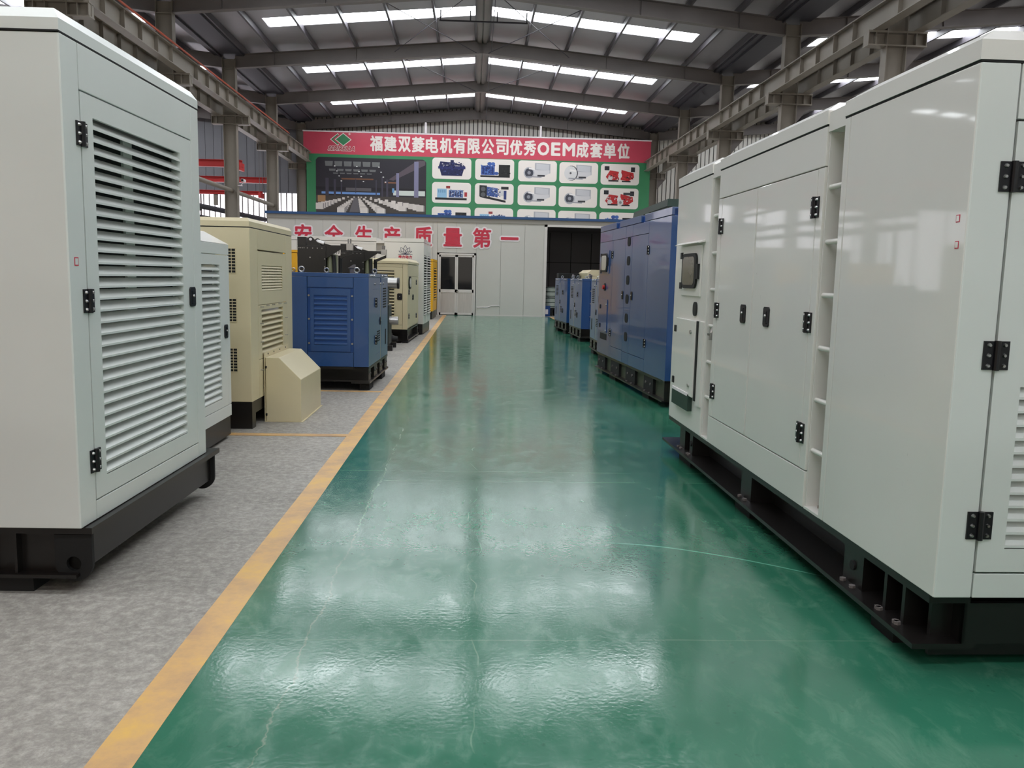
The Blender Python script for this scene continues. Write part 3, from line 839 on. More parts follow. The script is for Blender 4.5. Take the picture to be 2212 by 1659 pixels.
cap(g, -W, 0, 0, L, 1.791, 1.838, 1.868, 0.018, cream)
m = M().box(-W, -0.005, 0.01, 0.13, 0, ZB).box(-W, -0.005, L - 0.13, L, 0, ZB).box(-0.10, -0.005, 0.13, L - 0.13, 0.13, ZB).box(-W, -W + 0.1, 0.13, L - 0.13, 0.13, ZB)
m.build('base_rail', black, g)

# cream sheet metal air hood standing on the floor
g = thing('air_hood', 'cream sheet metal air hood with a sloped top, standing on the floor', 'air hood', (-1.930, 7.82, 0), 0.0)
prof = [(0.0, 0.004), (0.328, 0.004), (0.328, 0.405), (0.127, 0.608), (0.0, 0.61)]
M().prism(prof, 'y', 0.0, 1.01).build('hood_shell', cream, g, bevel=0.004)
M().box(-0.004, 0.345, -0.006, 1.03, 0.0, 0.005).build('bottom_flange', cream, g)
M().box(-0.012, -0.004, -0.006, 1.03, 0.0, 0.655).build('back_flange', cream, g)
m = M()
for v in (0.12, 0.35, 0.6, 0.85): m.cyl((-0.006, v, 0.635), (0.0, v, 0.635), 0.008, 8)
for z in (0.07, 0.52): m.cyl((0.0, -0.007, z), (0.012, -0.007, z), 0.012, 8)
m.build('bolt_hole', blackm, g)

# ---------------------------------------------------------------- compact blue canopy generator (left one and the three right ones)
def compact_blue(name, label, loc, rz, sx, dark=False, group=None):
    global SX
    SX = sx
    g = thing(name, label, 'generator', loc, rz, group)
    W, L, ZB, ZT = 0.98, 1.78, 0.29, 1.41
    M().box(-W + 0.01, -0.05, 0.03, L - 0.02, ZB, ZT - 0.05).build('body', blue, g)
    # face turned to the camera
    panel(g, 'front_post', 'F', -0.182, 0, ZB, 1.362, blue, -0.05, 0)
    panel(g, 'front_post', 'F', -W, -0.73, ZB, 1.362, blue, -0.05, 0)
    panel(g, 'front_upper', 'F', -0.73, -0.182, 1.235, 1.362, blue, -0.04, -0.002)
    panel(g, 'front_lower', 'F', -0.73, -0.182, ZB, 0.465, blue, -0.04, -0.002)
    fbox(M(), 'F', -0.73, -0.182, 0.465, 1.235, -0.04, -0.012).build('front_recess', blue_dk, g)
    pn = louver_panel(g, 'louvred_panel', 'F', -0.695, -0.215, 0.472, 1.226, (-0.652, -0.256, 0.55, 1.145), 10, blue, 0.03)
    for a in (-0.712, -0.198):
        for z in (1.14, 0.86, 0.57): M().cyl(fpt('F', a, z, -0.012), fpt('F', a, z, -0.002), 0.012, 8).build('bolt', chrome, g)
    # aisle side
    panel(g, 'front_side_door', 'S', 0.0, 1.03, ZB, 1.36, blue, -0.05, 0)
    fbox(M(), 'S', 1.03, 1.10, ZB, 1.30, -0.02, -0.004).build('door_seal', bluegrey, g)
    panel(g, 'rear_side_door', 'S', 1.10, L, ZB, 1.36, blue, -0.05, 0)
    fbox(M(), 'S', 0.62, 1.0, 1.215, 1.219, 0, 0.002).build('seam', blue_dk, g)
    fbox(M(), 'S', 0.42, 0.60, 1.215, 1.219, 0, 0.002).build('seam', blue_dk, g)
    fbox(M(), 'S', 0.62, 0.98, 0.39, 0.394, 0, 0.002).build('seam', blue_dk, g)
    lv = M()
    for i in range(8): fbox(lv, 'S', 1.28, 1.60, 0.96 + i * 0.035, 0.98 + i * 0.035, 0, 0.003)
    lv.build('upper_louvre', blackm, g)
    lv = M()
    for i in range(5): fbox(lv, 'S', 0.70, 0.98, 0.545 + i * 0.03, 0.56 + i * 0.03, 0, 0.003)
    lv.build('lower_louvre', blackm, g)
    fbox(M(), 'S', 1.51, 1.60, 0.45, 0.66, 0, 0.003).build('grip_slot', blackm, g)
    for z in (1.05, 0.58):
        hinge(g, 'S', 0.59, z, 1.15)
    latch(g, 'S', 1.0, 0.80, 0.9)
    m = M()
    for v in (0.15, 0.3, 0.45, 1.2, 1.45, 1.6):
        m.cyl(fpt('S', v, 1.385, 0), fpt('S', v, 1.385, 0.012), 0.014, 8)
    for v in (0.5, 1.02, 1.3): m.cyl(fpt('S', v, 1.285, 0), fpt('S', v, 1.285, 0.012), 0.014, 8)
    m.build('roof_bolt', chrome, g)
    m = M().box(-W, 0.0, 0.0, 1.05, 1.362, ZT); m.build('roof', blue, g, bevel=0.003)
    m = M().box(-W, 0.0, 1.09, L, 1.362, ZT); m.build('roof', blue, g, bevel=0.003)
    M().box(-W + 0.02, -0.01, 1.05, 1.09, 1.34, ZT - 0.01).build('roof_gap_strip', blue_dk, g)
    for u, v in ((-0.16, 0.12), (-0.82, 0.12), (-0.16, 1.62), (-0.82, 1.62)): eyebolt(g, u, v, ZT)
    # exhaust stub with rain flap
    M().cyl((-0.42, 1.35, ZT), (-0.42, 1.35, ZT + 0.07), 0.035, 12).box(-0.47, -0.37, 1.30, 1.40, ZT + 0.07, ZT + 0.078).hexa([(-0.46, 1.31, ZT + .08), (-0.38, 1.31, ZT + .08), (-0.38, 1.39, ZT + .08), (-0.46, 1.39, ZT + .08), (-0.40, 1.31, ZT + .12), (-0.385, 1.31, ZT + .12), (-0.385, 1.39, ZT + .12), (-0.40, 1.39, ZT + .12)]).build('exhaust_stub', steel, g)
    # base
    M().box(-W, 0.0, 0.0, 0.03, 0.13, ZB).build('base_front', black, g)
    skid(g, W, L, ZB, ((0.0, 0.22), (0.5, 0.78), (1.0, 1.28), (1.5, 1.75)), ((0.1, 0.42), (1.22, 1.56)), zf=0.11, zl=0.09, web=-0.16, lo=0.012)
    SX = 1
    return g
compact_blue('generator_set', 'compact blue generator canopy with louvred front, in front of two black radiators', (-1.24, 10.0, 0), -0.025, 1)

# ---------------------------------------------------------------- two open black radiator units behind the blue canopy
def open_unit(loc, label):
    g = thing('radiator_unit', label, 'engine', loc, 0.0, 'black open engine units behind the blue canopy')
    M().box(0.0, 1.0, 0.0, 0.09, 0.0, 0.10).box(0.0, 1.0, 0.75, 0.84, 0.0, 0.10).box(0.1, 0.2, 0.09, 0.75, 0.02, 0.10).box(0.8, 0.9, 0.09, 0.75, 0.02, 0.10).build('skid', black, g)
    M().box(0.50, 0.92, 0.15, 0.70, 0.10, 0.85).box(0.55, 0.88, 0.2, 0.65, 0.85, 1.25).build('engine_block', pc((52, 56, 54)), g, bevel=0.02)
    M().box(0.05, 0.48, 0.02, 0.70, 0.10, 1.815).build('radiator_housing', black, g, bevel=0.005)
    M().box(0.05, 0.18, 0.02, 0.70, 1.815, 1.945).build('header_tank', black, g, bevel=0.004)
    b = M()
    for u in (0.075, 0.1, 0.125, 0.15, 0.2, 0.28, 0.35, 0.42): b.cyl((u, 0.022, 1.78), (u, 0.012, 1.78), 0.007, 6)
    for z in (1.62, 1.5): b.cyl((0.46, 0.022, z), (0.46, 0.012, z), 0.009, 6)
    b.cyl((0.24, 0.022, 1.64), (0.24, 0.012, 1.64), 0.011, 6)
    b.build('bolt', chrome, g)
    # triangular lug with a hole
    n = 20; pts = []
    cu, cz, R = 0.247, 1.905, 0.046
    for i in range(n + 1):
        t = radians(200 - 160 * i / n); pts.append((cu + R * cos(t), cz + R * sin(t)))
    pts += [(0.41, 1.815), (0.195, 1.815)]
    for y0 in (0.03, 0.6):
        M().prism(pts, 'y', y0, y0 + 0.02).build('lifting_lug', black, g)
        M().cyl((cu, y0 - 0.003, cz + 0.008), (cu, y0 + 0.023, cz + 0.008), 0.022, 14).build('lug_eye', signw, g)
    M().cyl((0.33, 0.12, 1.875), (0.435, 0.12, 1.845), 0.042, 14).build('pipe_stub', chrome, g, smooth=True)
    M().prism([(0.43, 1.86), (0.62, 1.815), (0.43, 1.815)], 'y', 0.1, 0.14).build('neck_brace', black, g)
    # arm that reaches to the side, with its strut
    M().prism([(0.46, 1.83), (0.86, 1.83), (0.88, 1.80), (0.88, 1.76), (0.72, 1.785), (0.46, 1.62)], 'y', 0.03, 0.07).build('arm', black, g)
    M().prism([(0.88, 1.76), (0.88, 1.71), (0.70, 1.63), (0.67, 1.67)], 'y', 0.03, 0.07).build('arm_strut', black, g)
    sp = M()
    for i in range(7): sp.cyl((0.50 + i * 0.03, 0.05, 1.80), (0.485 + i * 0.03, 0.05, 1.70), 0.008, 6)
    sp.build('hose_clamp', chrome, g)
    M().cyl((0.815, 0.04, 1.76), (0.815, 0.04, 1.93), 0.012, 8).cyl((0.85, 0.04, 1.76), (0.85, 0.04, 1.93), 0.012, 8).box(0.79, 0.885, 0.0, 0.09, 1.76, 1.86).build('clamp_pin', chrome, g)
    fan = M()
    for i in range(6): fan.cyl((0.525, 0.10 + i * 0.09, 1.42), (0.525, 0.12 + i * 0.09, 1.70), 0.045, 10)
    fan.build('fan_stack', pc((120, 122, 96)), g, smooth=True)
    M().cyl((0.60, 0.1, 1.30), (0.58, 0.1, 1.68), 0.032, 10).cyl((0.665, 0.2, 1.30), (0.665, 0.2, 1.68), 0.03, 10).build('hose', rubber, g, smooth=True)
    M().cyl((0.62, 0.3, 1.25), (1.06, 0.3, 1.25), 0.10, 16).build('air_filter', chrome, g, smooth=True)
    M().cyl((1.06, 0.3, 1.25), (1.10, 0.3, 1.25), 0.105, 16).build('filter_cap', black, g, smooth=True)
    M().cyl((0.90, 0.3, 0.55), (1.08, 0.3, 0.55), 0.075, 16).build('oil_filter', chrome, g, smooth=True)
    return g
open_unit((-2.72, 12.85, 0), 'black radiator unit with a holed lug, nearer one above the blue canopy')
open_unit((-2.48, 15.45, 0), 'black radiator unit with a holed lug, farther one beside the cream machine')
g = thing('silencer_drum', 'black cylinder with a tapered end lying in front of the cream machine', 'drum', (-1.98, 16.95, 0))
M().cyl((0, 0, 0.115), (0.36, 0, 0.115), 0.11, 18).build('drum', rubber, g, smooth=True)
M().cyl((0.36, 0, 0.115), (0.47, 0, 0.115), 0.075, 18, 0.045).build('tapered_end', rubber, g, smooth=True)

# ---------------------------------------------------------------- second cream machine
g = thing('generator_cabinet', 'cream generator with horizontal vents on its front, beside the white lotus container', 'generator', (-1.345, 17.3, 0), -0.03)
W, L, ZB = 1.1, 2.3, 0.28
M().box(-W, -0.03, 0.03, L, ZB, 1.63).build('body', cream, g)
panel(g, 'front_post', 'F', -0.105, 0, ZB, 1.632, cream, -0.04, 0)
panel(g, 'front_upper', 'F', -W, -0.105, 1.562, 1.632, cream, -0.04, 0)
dr = panel(g, 'front_door', 'F', -W, -0.105, 0.375, 1.562, cream, -0.04, 0)
panel(g, 'front_lower', 'F', -W, -0.105, ZB, 0.375, cream, -0.04, 0)
vm = M()
fprism(vm, 'F', [(0, -0.018), (0.03, -0.012), (0.03, -0.006), (0, 0.02)], -0.95, -0.275)
ve = vm.mesh('vent_hood', cream, 1)
vb = fbox(M(), 'F', -0.95, -0.278, -0.02, -0.0, 0, 0.012).mesh('vent_slot', blackm)
for i in range(16):
    z = 0.48 + i * 0.064
    put(ve, 'vent_hood', dr, (0, 0, z + 0.02)); put(vb, 'vent_slot', dr, (0, 0, z + 0.052))
latch(g, 'F', -0.165, 0.96, 1.2)
for v0, v1 in ((0.02, 0.95), (0.95, 1.9), (1.9, L)):
    panel(g, 'side_door', 'S', v0, v1, ZB + 0.03, 1.375, cream, -0.03, 0)
panel(g, 'side_upper', 'S', 0.02, L, 1.375, 1.632, cream, -0.03, 0)
for v, z in ((0.95, 0.93), (1.05, 0.93), (0.2, 1.05), (0.2, 0.55), (1.75, 1.25), (1.75, 0.5)): hinge(g, 'S', v, z, 1.1)
plate(g, 'gauge_window', 'S', 0.35, 1.25, 0.2, 0.13, 0.1, 0, 0.02, blackm); plate(g, 'gauge_glass', 'S', 0.35, 1.25, 0.15, 0.09, 0.08, 0.02, 0.024, glass3)
cap(g, -W, 0.012, -0.012, L, 1.638, 1.685, 1.742, 0.06, cream)
skid(g, W, L, ZB, ((0.0, 0.15), (2.1, 2.3)), ((0.0, 0.12), (1.9, 2.2)), zf=0.07, zl=0.04, web=-0.1, lo=0.02)
M().box(-W, 0, 0.0, 0.03, 0.03, ZB).build('base_front', black, g)

# ---------------------------------------------------------------- white container with the lotus emblem
g = thing('generator_container', 'large white container generator with a lotus emblem, behind the black radiators', 'generator', (-1.17, 19.87, 0), -0.035)
W, L, ZB = 4.6, 1.86, 0.25
M().box(-W, -0.05, 0.05, L, ZB, 2.17).build('body', white2, g)
for nm, a0, a1 in (('front_panel', -0.935, 0.0), ('front_panel', -3.0, -1.12), ('front_panel', -W, -3.0)):
    panel(g, nm, 'F', a0, a1, ZB, 2.172, white2, -0.05, 0, bevel=0.004)
    M().box(a0, a1, -0.006, 0.8, 2.178, 2.265).build('roof', white2, g, bevel=0.004)
m = M().box(-1.12, -0.935, -0.004, 0.05, 2.14, 2.2).box(-1.12, -0.935, -0.004, 0.05, ZB, 1.96)
m.build('recess_frame', white2, g)
M().box(-1.12, -0.935, 0.03, 0.05, 1.96, 2.14).build('recess_back', greytrim, g)
M().box(-2.95, -1.16, -0.003, 0.0, 2.112, 2.116).build('seam', greytrim, g)
M().box(-W, 0, 0.8, L, 2.172, 2.24).build('roof', white2, g)
def lou(v0, v1, z0, z1, n):
    mm = fbox(M(), 'S', v0, v1, z0, z1, 0, 0.004).build('louvre_backing', blackm, g)
    louvre_bars(mm, v0, v1, z0, z1, n, white2)
panel(g, 'side_door', 'S', 0.0, 0.80, ZB, 2.172, white2, -0.05, 0)
panel(g, 'side_door', 'S', 0.86, L, ZB, 2.172, white2, -0.05, 0)
lou(0.12, 0.70, 1.14, 1.88, 12); lou(0.12, 0.70, 0.45, 1.10, 11); lou(0.98, 1.76, 1.14, 1.88, 12); lou(0.98, 1.76, 0.45, 1.10, 11)
M().box(-W, -0.02, 0.02, L, 0.02, ZB).build('base_rail', black, g)
# lotus emblem: outline petals, water line and red lettering
def tube2(pts, y, r, mt, name, par, closed=False):
    m = M(); n = len(pts)
    for i in range(n if closed else n - 1):
        a, b = pts[i], pts[(i + 1) % n]
        dx, dz = b[0] - a[0], b[1] - a[1]; l = hypot(dx, dz) or 1
        ox, oz = -dz / l * r, dx / l * r; ex, ez = dx / l * r * .4, dz / l * r * .4
        m.hexa([(a[0] + ox - ex, y, a[1] + oz - ez), (a[0] - ox - ex, y, a[1] - oz - ez), (a[0] - ox - ex, y + .004, a[1] - oz - ez), (a[0] + ox - ex, y + .004, a[1] + oz - ez),
                (b[0] + ox + ex, y, b[1] + oz + ez), (b[0] - ox + ex, y, b[1] - oz + ez), (b[0] - ox + ex, y + .004, b[1] - oz + ez), (b[0] + ox + ex, y + .004, b[1] + oz + ez)])
    return m.build(name, mt, par)
lc, lz = -0.437, 1.89
em = M().box(lc - 0.17, lc + 0.17, -0.004, 0, lz - 0.004, lz + 0.004).build('emblem_base_line', pc((40, 44, 84)), g)
def petal(w, h, ang, x0, z0):
    P = []
    for i in range(21):
        t = i / 20 * 2
        k = t if t <= 1 else 2 - t
        a = w * sin(pi * k) * (1 - 0.25 * k) * (1 if t <= 1 else -1)
        b = h * k
        P.append((x0 + a * cos(ang) + b * sin(ang), z0 - a * sin(ang) + b * cos(ang)))
    return P
for w, h, an in ((0.052, 0.205, 0), (0.05, 0.185, 0.62), (0.05, 0.185, -0.62), (0.03, 0.17, 1.15), (0.03, 0.17, -1.15)):
    tube2(petal(w, h, an, lc, lz + 0.008), -0.004, 0.0045, pc((40, 44, 84)), 'emblem_petal', g, True)

# ---------------------------------------------------------------- yellow machines
g = thing('generator_cabinet', 'yellow generator cabinet at the far end of the left row beside the office', 'generator', (-1.29, 27.0, 0), -0.02)
W, L, ZB = 1.3, 2.0, 0.26
M().box(-W, -0.02, 0.02, L, ZB, 1.86).build('body', yellow, g)
panel(g, 'front_panel', 'F', -W, 0, ZB, 1.86, yellow, -0.03, 0)
M().box(-W, 0.005, -0.005, L, 1.868, 1.94).build('roof', yellow, g)
panel(g, 'side_panel', 'S', 0, L, ZB, 1.86, yellow, -0.03, 0)
bk = fbox(M(), 'S', 0.5, 1.6, 0.6, 1.65, 0, 0.004).build('louvre_backing', blackm, g)
louvre_bars(bk, 0.5, 1.6, 0.6, 1.65, 12, yellow)
M().box(-W, -0.02, 0.01, L, 0.0, ZB).build('base_rail', black, g)
g = thing('generator_cabinet', 'yellow generator cabinet glimpsed between cream cabinet and black radiator', 'generator', (-3.16, 15.2, 0), 0.0)
W, L, ZB = 1.5, 2.0, 0.26
M().box(-W, -0.02, 0.02, L, ZB, 1.76).build('body', yellow, g)
panel(g, 'front_panel', 'F', -W, 0, ZB, 1.76, yellow, -0.03, 0)
M().box(-W, 0.01, -0.01, L, 1.766, 1.81).build('roof', yellow, g)
eyebolt(g, -0.06, -0.03, 1.42, 0.03)
M().box(-W, -0.02, 0.01, L, 0.0, ZB).build('base_rail', black, g)

# ---------------------------------------------------------------- RIGHT ROW 1: long white container generator
SX = -1
g = thing('generator_container', 'long white container generator with double doors and ladder recesses, nearest in right row', 'generator', (1.668, 2.78, 0), 0.005)
W, L, ZB, ZG = 2.2, 3.98, 0.29, 2.145
M().box(-W, -0.32, 0.06, L - 0.03, ZB, ZG).build('body', white2, g)
for a, b in ((0.06, 0.98), (1.20, 2.84), (3.06, L - 0.02)):
    M().box(-0.32, -0.10, a, b, ZB, ZG - 0.01).build('body_bay', white2, g)
# front face
panel(g, 'front_corner_post', 'F', -0.142, 0, ZB, ZG, white, -0.06, 0, bevel=0.004)
panel(g, 'front_upper_panel', 'F', -W, -0.142, 1.962, ZG, white)
panel(g, 'front_lower_panel', 'F', -W, -0.142, ZB, 0.384, white)
fd = louver_panel(g, 'front_louvred_door', 'F', -W, -0.145, 0.387, 1.959, (-W + 0.3, -0.246, 0.475, 1.06), 12, white, 0.03, back=greytrim)
for z in (1.774, 1.169, 0.562): hinge(g, 'F', -0.144, z, 1.0)
# segment A
panel(g, 'side_panel', 'S', 0.0, 0.944, ZB, ZG, white2, -0.10, 0, bevel=0.004)
panel(g, 'side_edge_strip', 'S', 0.944, 1.0, ZB, ZG, white2, -0.10, 0, bevel=0.004)
M().box(-0.32, -0.014, 0.985, 1.0, ZB, ZG).build('recess_wall', white2, g)
for v, z in ((0.053, 1.636), (0.047, 1.546)):
    M().box(0.0, 0.0012, v - 0.011, v + 0.011, z - 0.013, z + 0.013).build('sticker', signr, g)
    M().box(0.0012, 0.002, v - 0.008, v + 0.008, z - 0.010, z + 0.010).build('sticker_face', white2, g)
# recesses with ladder rungs
for v0, v1 in ((1.0, 1.18), (2.865, 3.045)):
    M().box(-0.34, -0.012, v1 - 0.012, v1, ZB, ZG).build('recess_wall', white2, g)
    M().box(-0.34, -0.012, v0, v0 + 0.012, ZB, ZG).build('recess_wall', white2, g)
    M().box(-0.33, -0.30, v0, v1, ZB, ZG).build('recess_back', white2, g)
    M().box(-0.34, -0.005, v0, v1, ZB, ZB + 0.012).build('recess_floor', white2, g)
    M().box(-0.34, -0.005, v0, v1, ZG - 0.03, ZG + 0.06).frustum((-0.34, -0.005, v0, v1), ZG + 0.06, (-0.34, -0.10, v0, v1), ZG + 0.11).build('recess_roof', white2, g)
    for z in (1.859, 1.602, 1.348, 1.093, 0.838, 0.586):
        M().cyl((-0.03, v0, z), (-0.03, v1, z), 0.0125, 12).build('ladder_rung', white2, g, smooth=True)
    m = M()
    for k in range(3): m.cyl((-0.07 - 0.06 * (k % 2), v0 + 0.05 + 0.04 * k, ZB + 0.012), (-0.07 - 0.06 * (k % 2), v0 + 0.05 + 0.04 * k, ZB + 0.024), 0.014, 8)
    m.build('recess_bolt', pc((110, 92, 80)), g)
# segment B: double doors
panel(g, 'side_upper_panel', 'S', 1.18, 2.865, 1.956, ZG, white2, -0.05, 0, bevel=0.003)
panel(g, 'side_lower_panel', 'S', 1.18, 2.865, ZB, 0.478, white2, -0.05, 0, bevel=0.003)
panel(g, 'side_edge_strip', 'S', 1.18, 1.255, 0.478, 1.956, white2, -0.05, 0)
panel(g, 'side_edge_strip', 'S', 2.785, 2.865, 0.478, 1.956, white2, -0.05, 0)
dn = panel(g, 'side_door', 'S', 1.255, 2.092, 0.478, 1.956, white2, -0.05, 0, g=0.003, bevel=0.004)
df = panel(g, 'side_door', 'S', 2.092, 2.785, 0.478, 1.956, white2, -0.05, 0, g=0.003, bevel=0.004)
fbox(M(), 'S', 2.098, 2.112, 0.49, 1.95, 0, 0.004).build('door_astragal', white2, df)
for z in (1.771, 1.212, 0.659):
    hinge(g, 'S', 1.263, z); hinge(g, 'S', 2.785, z)
latch(dn, 'S', 1.835, 1.212, 1.0); latch(df, 'S', 2.236, 1.212, 1.0)
# segment C: control panel section
panel(g, 'control_panel', 'S', 3.045, L, ZB, ZG, white2, -0.10, 0, bevel=0.004)
fprism(M(), 'S', [(0, 1.685), (0.05, 1.675), (0.052, 1.68), (0.004, 1.70), (0, 1.70)], 3.14, 3.82).build('rain_ledge', white2, g)
cb = panel(g, 'control_box_door', 'S', 3.19, 3.73, 1.29, 1.67, white2, 0, 0.012, bevel=0.003)
plate(cb, 'window_gasket', 'S', 3.47, 1.48, 0.20, 0.13, 0.06, 0.012, 0.028, rubber)
plate(cb, 'window_pane', 'S', 3.47, 1.48, 0.165, 0.105, 0.045, 0.028, 0.031, glass2)
for z in (1.598, 1.368): fbox(M(), 'S', 3.70, 3.755, z - 0.025, z + 0.025, 0.006, 0.02).build('small_hinge', rubber, cb)
fbox(M(), 'S', 3.215, 3.255, 1.42, 1.53, 0.012, 0.03).build('pull_handle', rubber, cb)
plate(g, 'grip_handle', 'S', 3.31, 1.20, 0.045, 0.052, 0.04, 0, 0.012, rubber)
ld = fbox(M(), 'S', 3.20, 3.75, 0.55, 1.115, 0.0, 0.03)
ld = ld.build('cable_box_door', white2, g, bevel=0.004)
fbox(M(), 'S', 3.165, 3.20, 0.53, 1.115, 0.0, 0.02).build('open_gap', rubber, g)
fbox(M(), 'S', 3.06, 3.165, 0.50, 1.115, 0.0, 0.012).build('cable_box_strip', white2, g)
for z in (1.03, 0.622): fbox(M(), 'S', 3.73, 3.78, z - 0.025, z + 0.025, 0.0, 0.038).build('small_hinge', rubber, ld)
for z in (1.03, 0.63): M().cyl(fpt('S', 3.30, z, 0.03), fpt('S', 3.30, z, 0.04), 0.014, 10).build('lock_button', chrome, ld)
m = fbox(M(), 'S', 3.29, 3.77, 0.435, 0.56, 0.0, 0.035); m.build('document_pocket', dkgreen, g)
fbox(M(), 'S', 3.31, 3.76, 0.548, 0.57, 0.0, 0.038).build('pocket_rim', signw, g)
# key hanging on the far ladder
M().cyl((-0.02, 2.90, 1.09), (0.0, 2.90, 1.05), 0.012, 8).box(-0.01, 0.01, 2.88, 2.95, 1.03, 1.045).box(-0.01, 0.01, 2.89, 2.905, 1.0, 1.03).build('padlock', chrome, g)
# roof caps per segment
for a, b in ((0.0, 1.0), (1.18, 2.865), (3.045, L)):
    M().box(-W, -0.001, a, b, ZG - 0.002, ZG + 0.006).build('roof_gasket', blackm, g)
    cap(g, -W, 0.004, a - 0.002, b, ZG + 0.006, ZG + 0.07, ZG + 0.125, 0.09, white2)
skid(g, W, L, ZB, ((3.47, 3.62), (3.25, 3.33), (1.95, 2.13), (0.54, 0.72), (0.34, 0.362), (0.20, 0.222)), ((3.28, 3.62), (1.95, 2.22), (0.26, 0.44)), zf=0.105, zl=0.085, web=-0.14, uo=-0.005, lo=0.05, v0=0.03, pb=False)
for v_ in (3.29, 0.63, 1.70): M().cyl((-0.012 if v_ != 1.7 else -0.14, v_, 0.19), (-0.004 if v_ != 1.7 else -0.136, v_, 0.19), 0.022, 12).build('base_hole', blackm, g)
M().box(-W, -0.06, 0.10, 0.12, 0.03, ZB).build('base_front', black, g)
lug(g, -0.1, L - 0.2, 0.19)

# ---------------------------------------------------------------- RIGHT ROW 2: big blue container generator
g = thing('generator_container', 'tall blue container generator with a column of oval holes, behind the white container', 'generator', (2.13, 8.994, 0), 0.0556)
W, L, ZB, ZG = 1.75, 3.70, 0.30, 2.105
M().box(-W, -0.06, 0.03, L - 0.02, ZB, ZG).build('body', blue_dk, g)
panel(g, 'front_panel', 'F', -W, 0, ZB, ZG, blue, -0.03, 0, bevel=0.003)
for v0, v1, z0, z1, nm in ((0.0, 0.915, ZB, ZG, 'side_panel'), (0.915, 1.70, 1.96, ZG, 'side_upper_panel'), (0.915, 1.70, ZB, 0.452, 'side_lower_panel'),
                           (1.70, 2.06, 1.955, ZG, 'side_upper_panel'), (1.70, 2.06, ZB, 0.452, 'side_lower_panel'), (2.06, 2.86, 1.952, ZG, 'side_upper_panel'), (2.06, 2.80, ZB, 0.46, 'side_lower_panel'),
                           (2.86, L, 1.952, ZG, 'control_upper_panel'), (2.86, L, ZB, 1.952, 'control_panel'), (2.80, 2.86, ZB, 1.952, 'side_edge_strip')):
    panel(g, nm, 'S', v0, v1, z0, z1, blue, -0.05, 0, g=0.002)
dn = panel(g, 'side_door', 'S', 0.915, 1.70, 0.452, 1.96, blue, -0.05, 0, g=0.003)
df = panel(g, 'side_door', 'S', 2.06, 2.80, 0.46, 1.952, blue, -0.05, 0, g=0.003)
post = panel(g, 'door_post', 'S', 1.70, 2.06, 0.452, 1.955, blue, -0.05, 0, g=0.002)
for z in (1.899, 1.652, 1.402, 1.154, 0.905, 0.66):
    plate(post, 'oval_hole', 'S', 1.875, z, 0.085, 0.06, 0.05, 0.0, 0.003, blackm)
    plate(post, 'oval_hole_inner', 'S', 1.872, z, 0.06, 0.05, 0.04, 0.003, 0.004, blackm)
for v, z in ((0.908, 1.761), (0.914, 0.65), (2.83, 1.754), (2.816, 0.653)): hinge(g, 'S', v, z, 1.0)
latch(df, 'S', 2.14, 1.20, 1.0); latch(dn, 'S', 1.64, 1.20, 1.0)
cb = panel(g, 'control_box_door', 'S', 3.0, 3.54, 1.485, 1.822, blue, 0, 0.012)
plate(cb, 'window_gasket', 'S', 3.28, 1.645, 0.19, 0.135, 0.06, 0.012, 0.026, rubber)
plate(cb, 'window_pane', 'S', 3.28, 1.645, 0.15, 0.105, 0.045, 0.026, 0.03, glass3)
for z in (1.76, 1.52): fbox(M(), 'S', 3.50, 3.56, z - 0.025, z + 0.025, 0.006, 0.02).build('small_hinge', rubber, cb)
fbox(M(), 'S', 3.03, 3.07, 1.6, 1.72, 0.012, 0.03).build('pull_handle', rubber, cb)
plate(g, 'emergency_stop_plate', 'S', 3.26, 1.295, 0.05, 0.055, 0.04, 0, 0.01, rubber)
M().cyl(fpt('S', 3.26, 1.29, 0.01), fpt('S', 3.26, 1.29, 0.04), 0.03, 12).build('emergency_stop', red, g, smooth=True)
ld = panel(g, 'cable_box_door', 'S', 3.04, 3.49, 0.63, 1.115, blue, 0, 0.010)
for z in (1.0, 0.72): fbox(M(), 'S', 3.46, 3.51, z - 0.03, z + 0.03, 0.0, 0.02).build('small_hinge', rubber, ld)
for z in (1.04, 0.66): M().cyl(fpt('S', 3.09, z, 0.01), fpt('S', 3.09, z, 0.02), 0.012, 8).build('lock_button', chrome, ld)
fbox(M(), 'S', 3.04, 3.49, 0.52, 0.61, 0, 0.003).build('cable_slot', blackm, g)
for a, b in ((0.0, 1.12), (1.30, 2.43), (2.64, L)):
    M().box(-W, 0.0, a, b, ZG + 0.006, 2.195).build('roof', blue, g, bevel=0.003)
M().box(-W, -0.03, 0.0, L, ZG + 0.0, 2.18).build('roof_gap_strip', pc((16, 70, 150)), g)
skid(g, W, L, ZB, ((0.50, 0.915), (1.35, 1.845), (2.23, 2.74), (3.13, 3.66)), ((0.66, 0.95), (2.42, 2.80)), zf=0.085, zl=0.065, web=-0.045, uo=-0.005, lo=0.03, webm=pc((72, 76, 62)), pm=blackm)
M().box(-W, 0.0, 0.0, 0.02, 0.065, ZB).build('base_front', black, g)

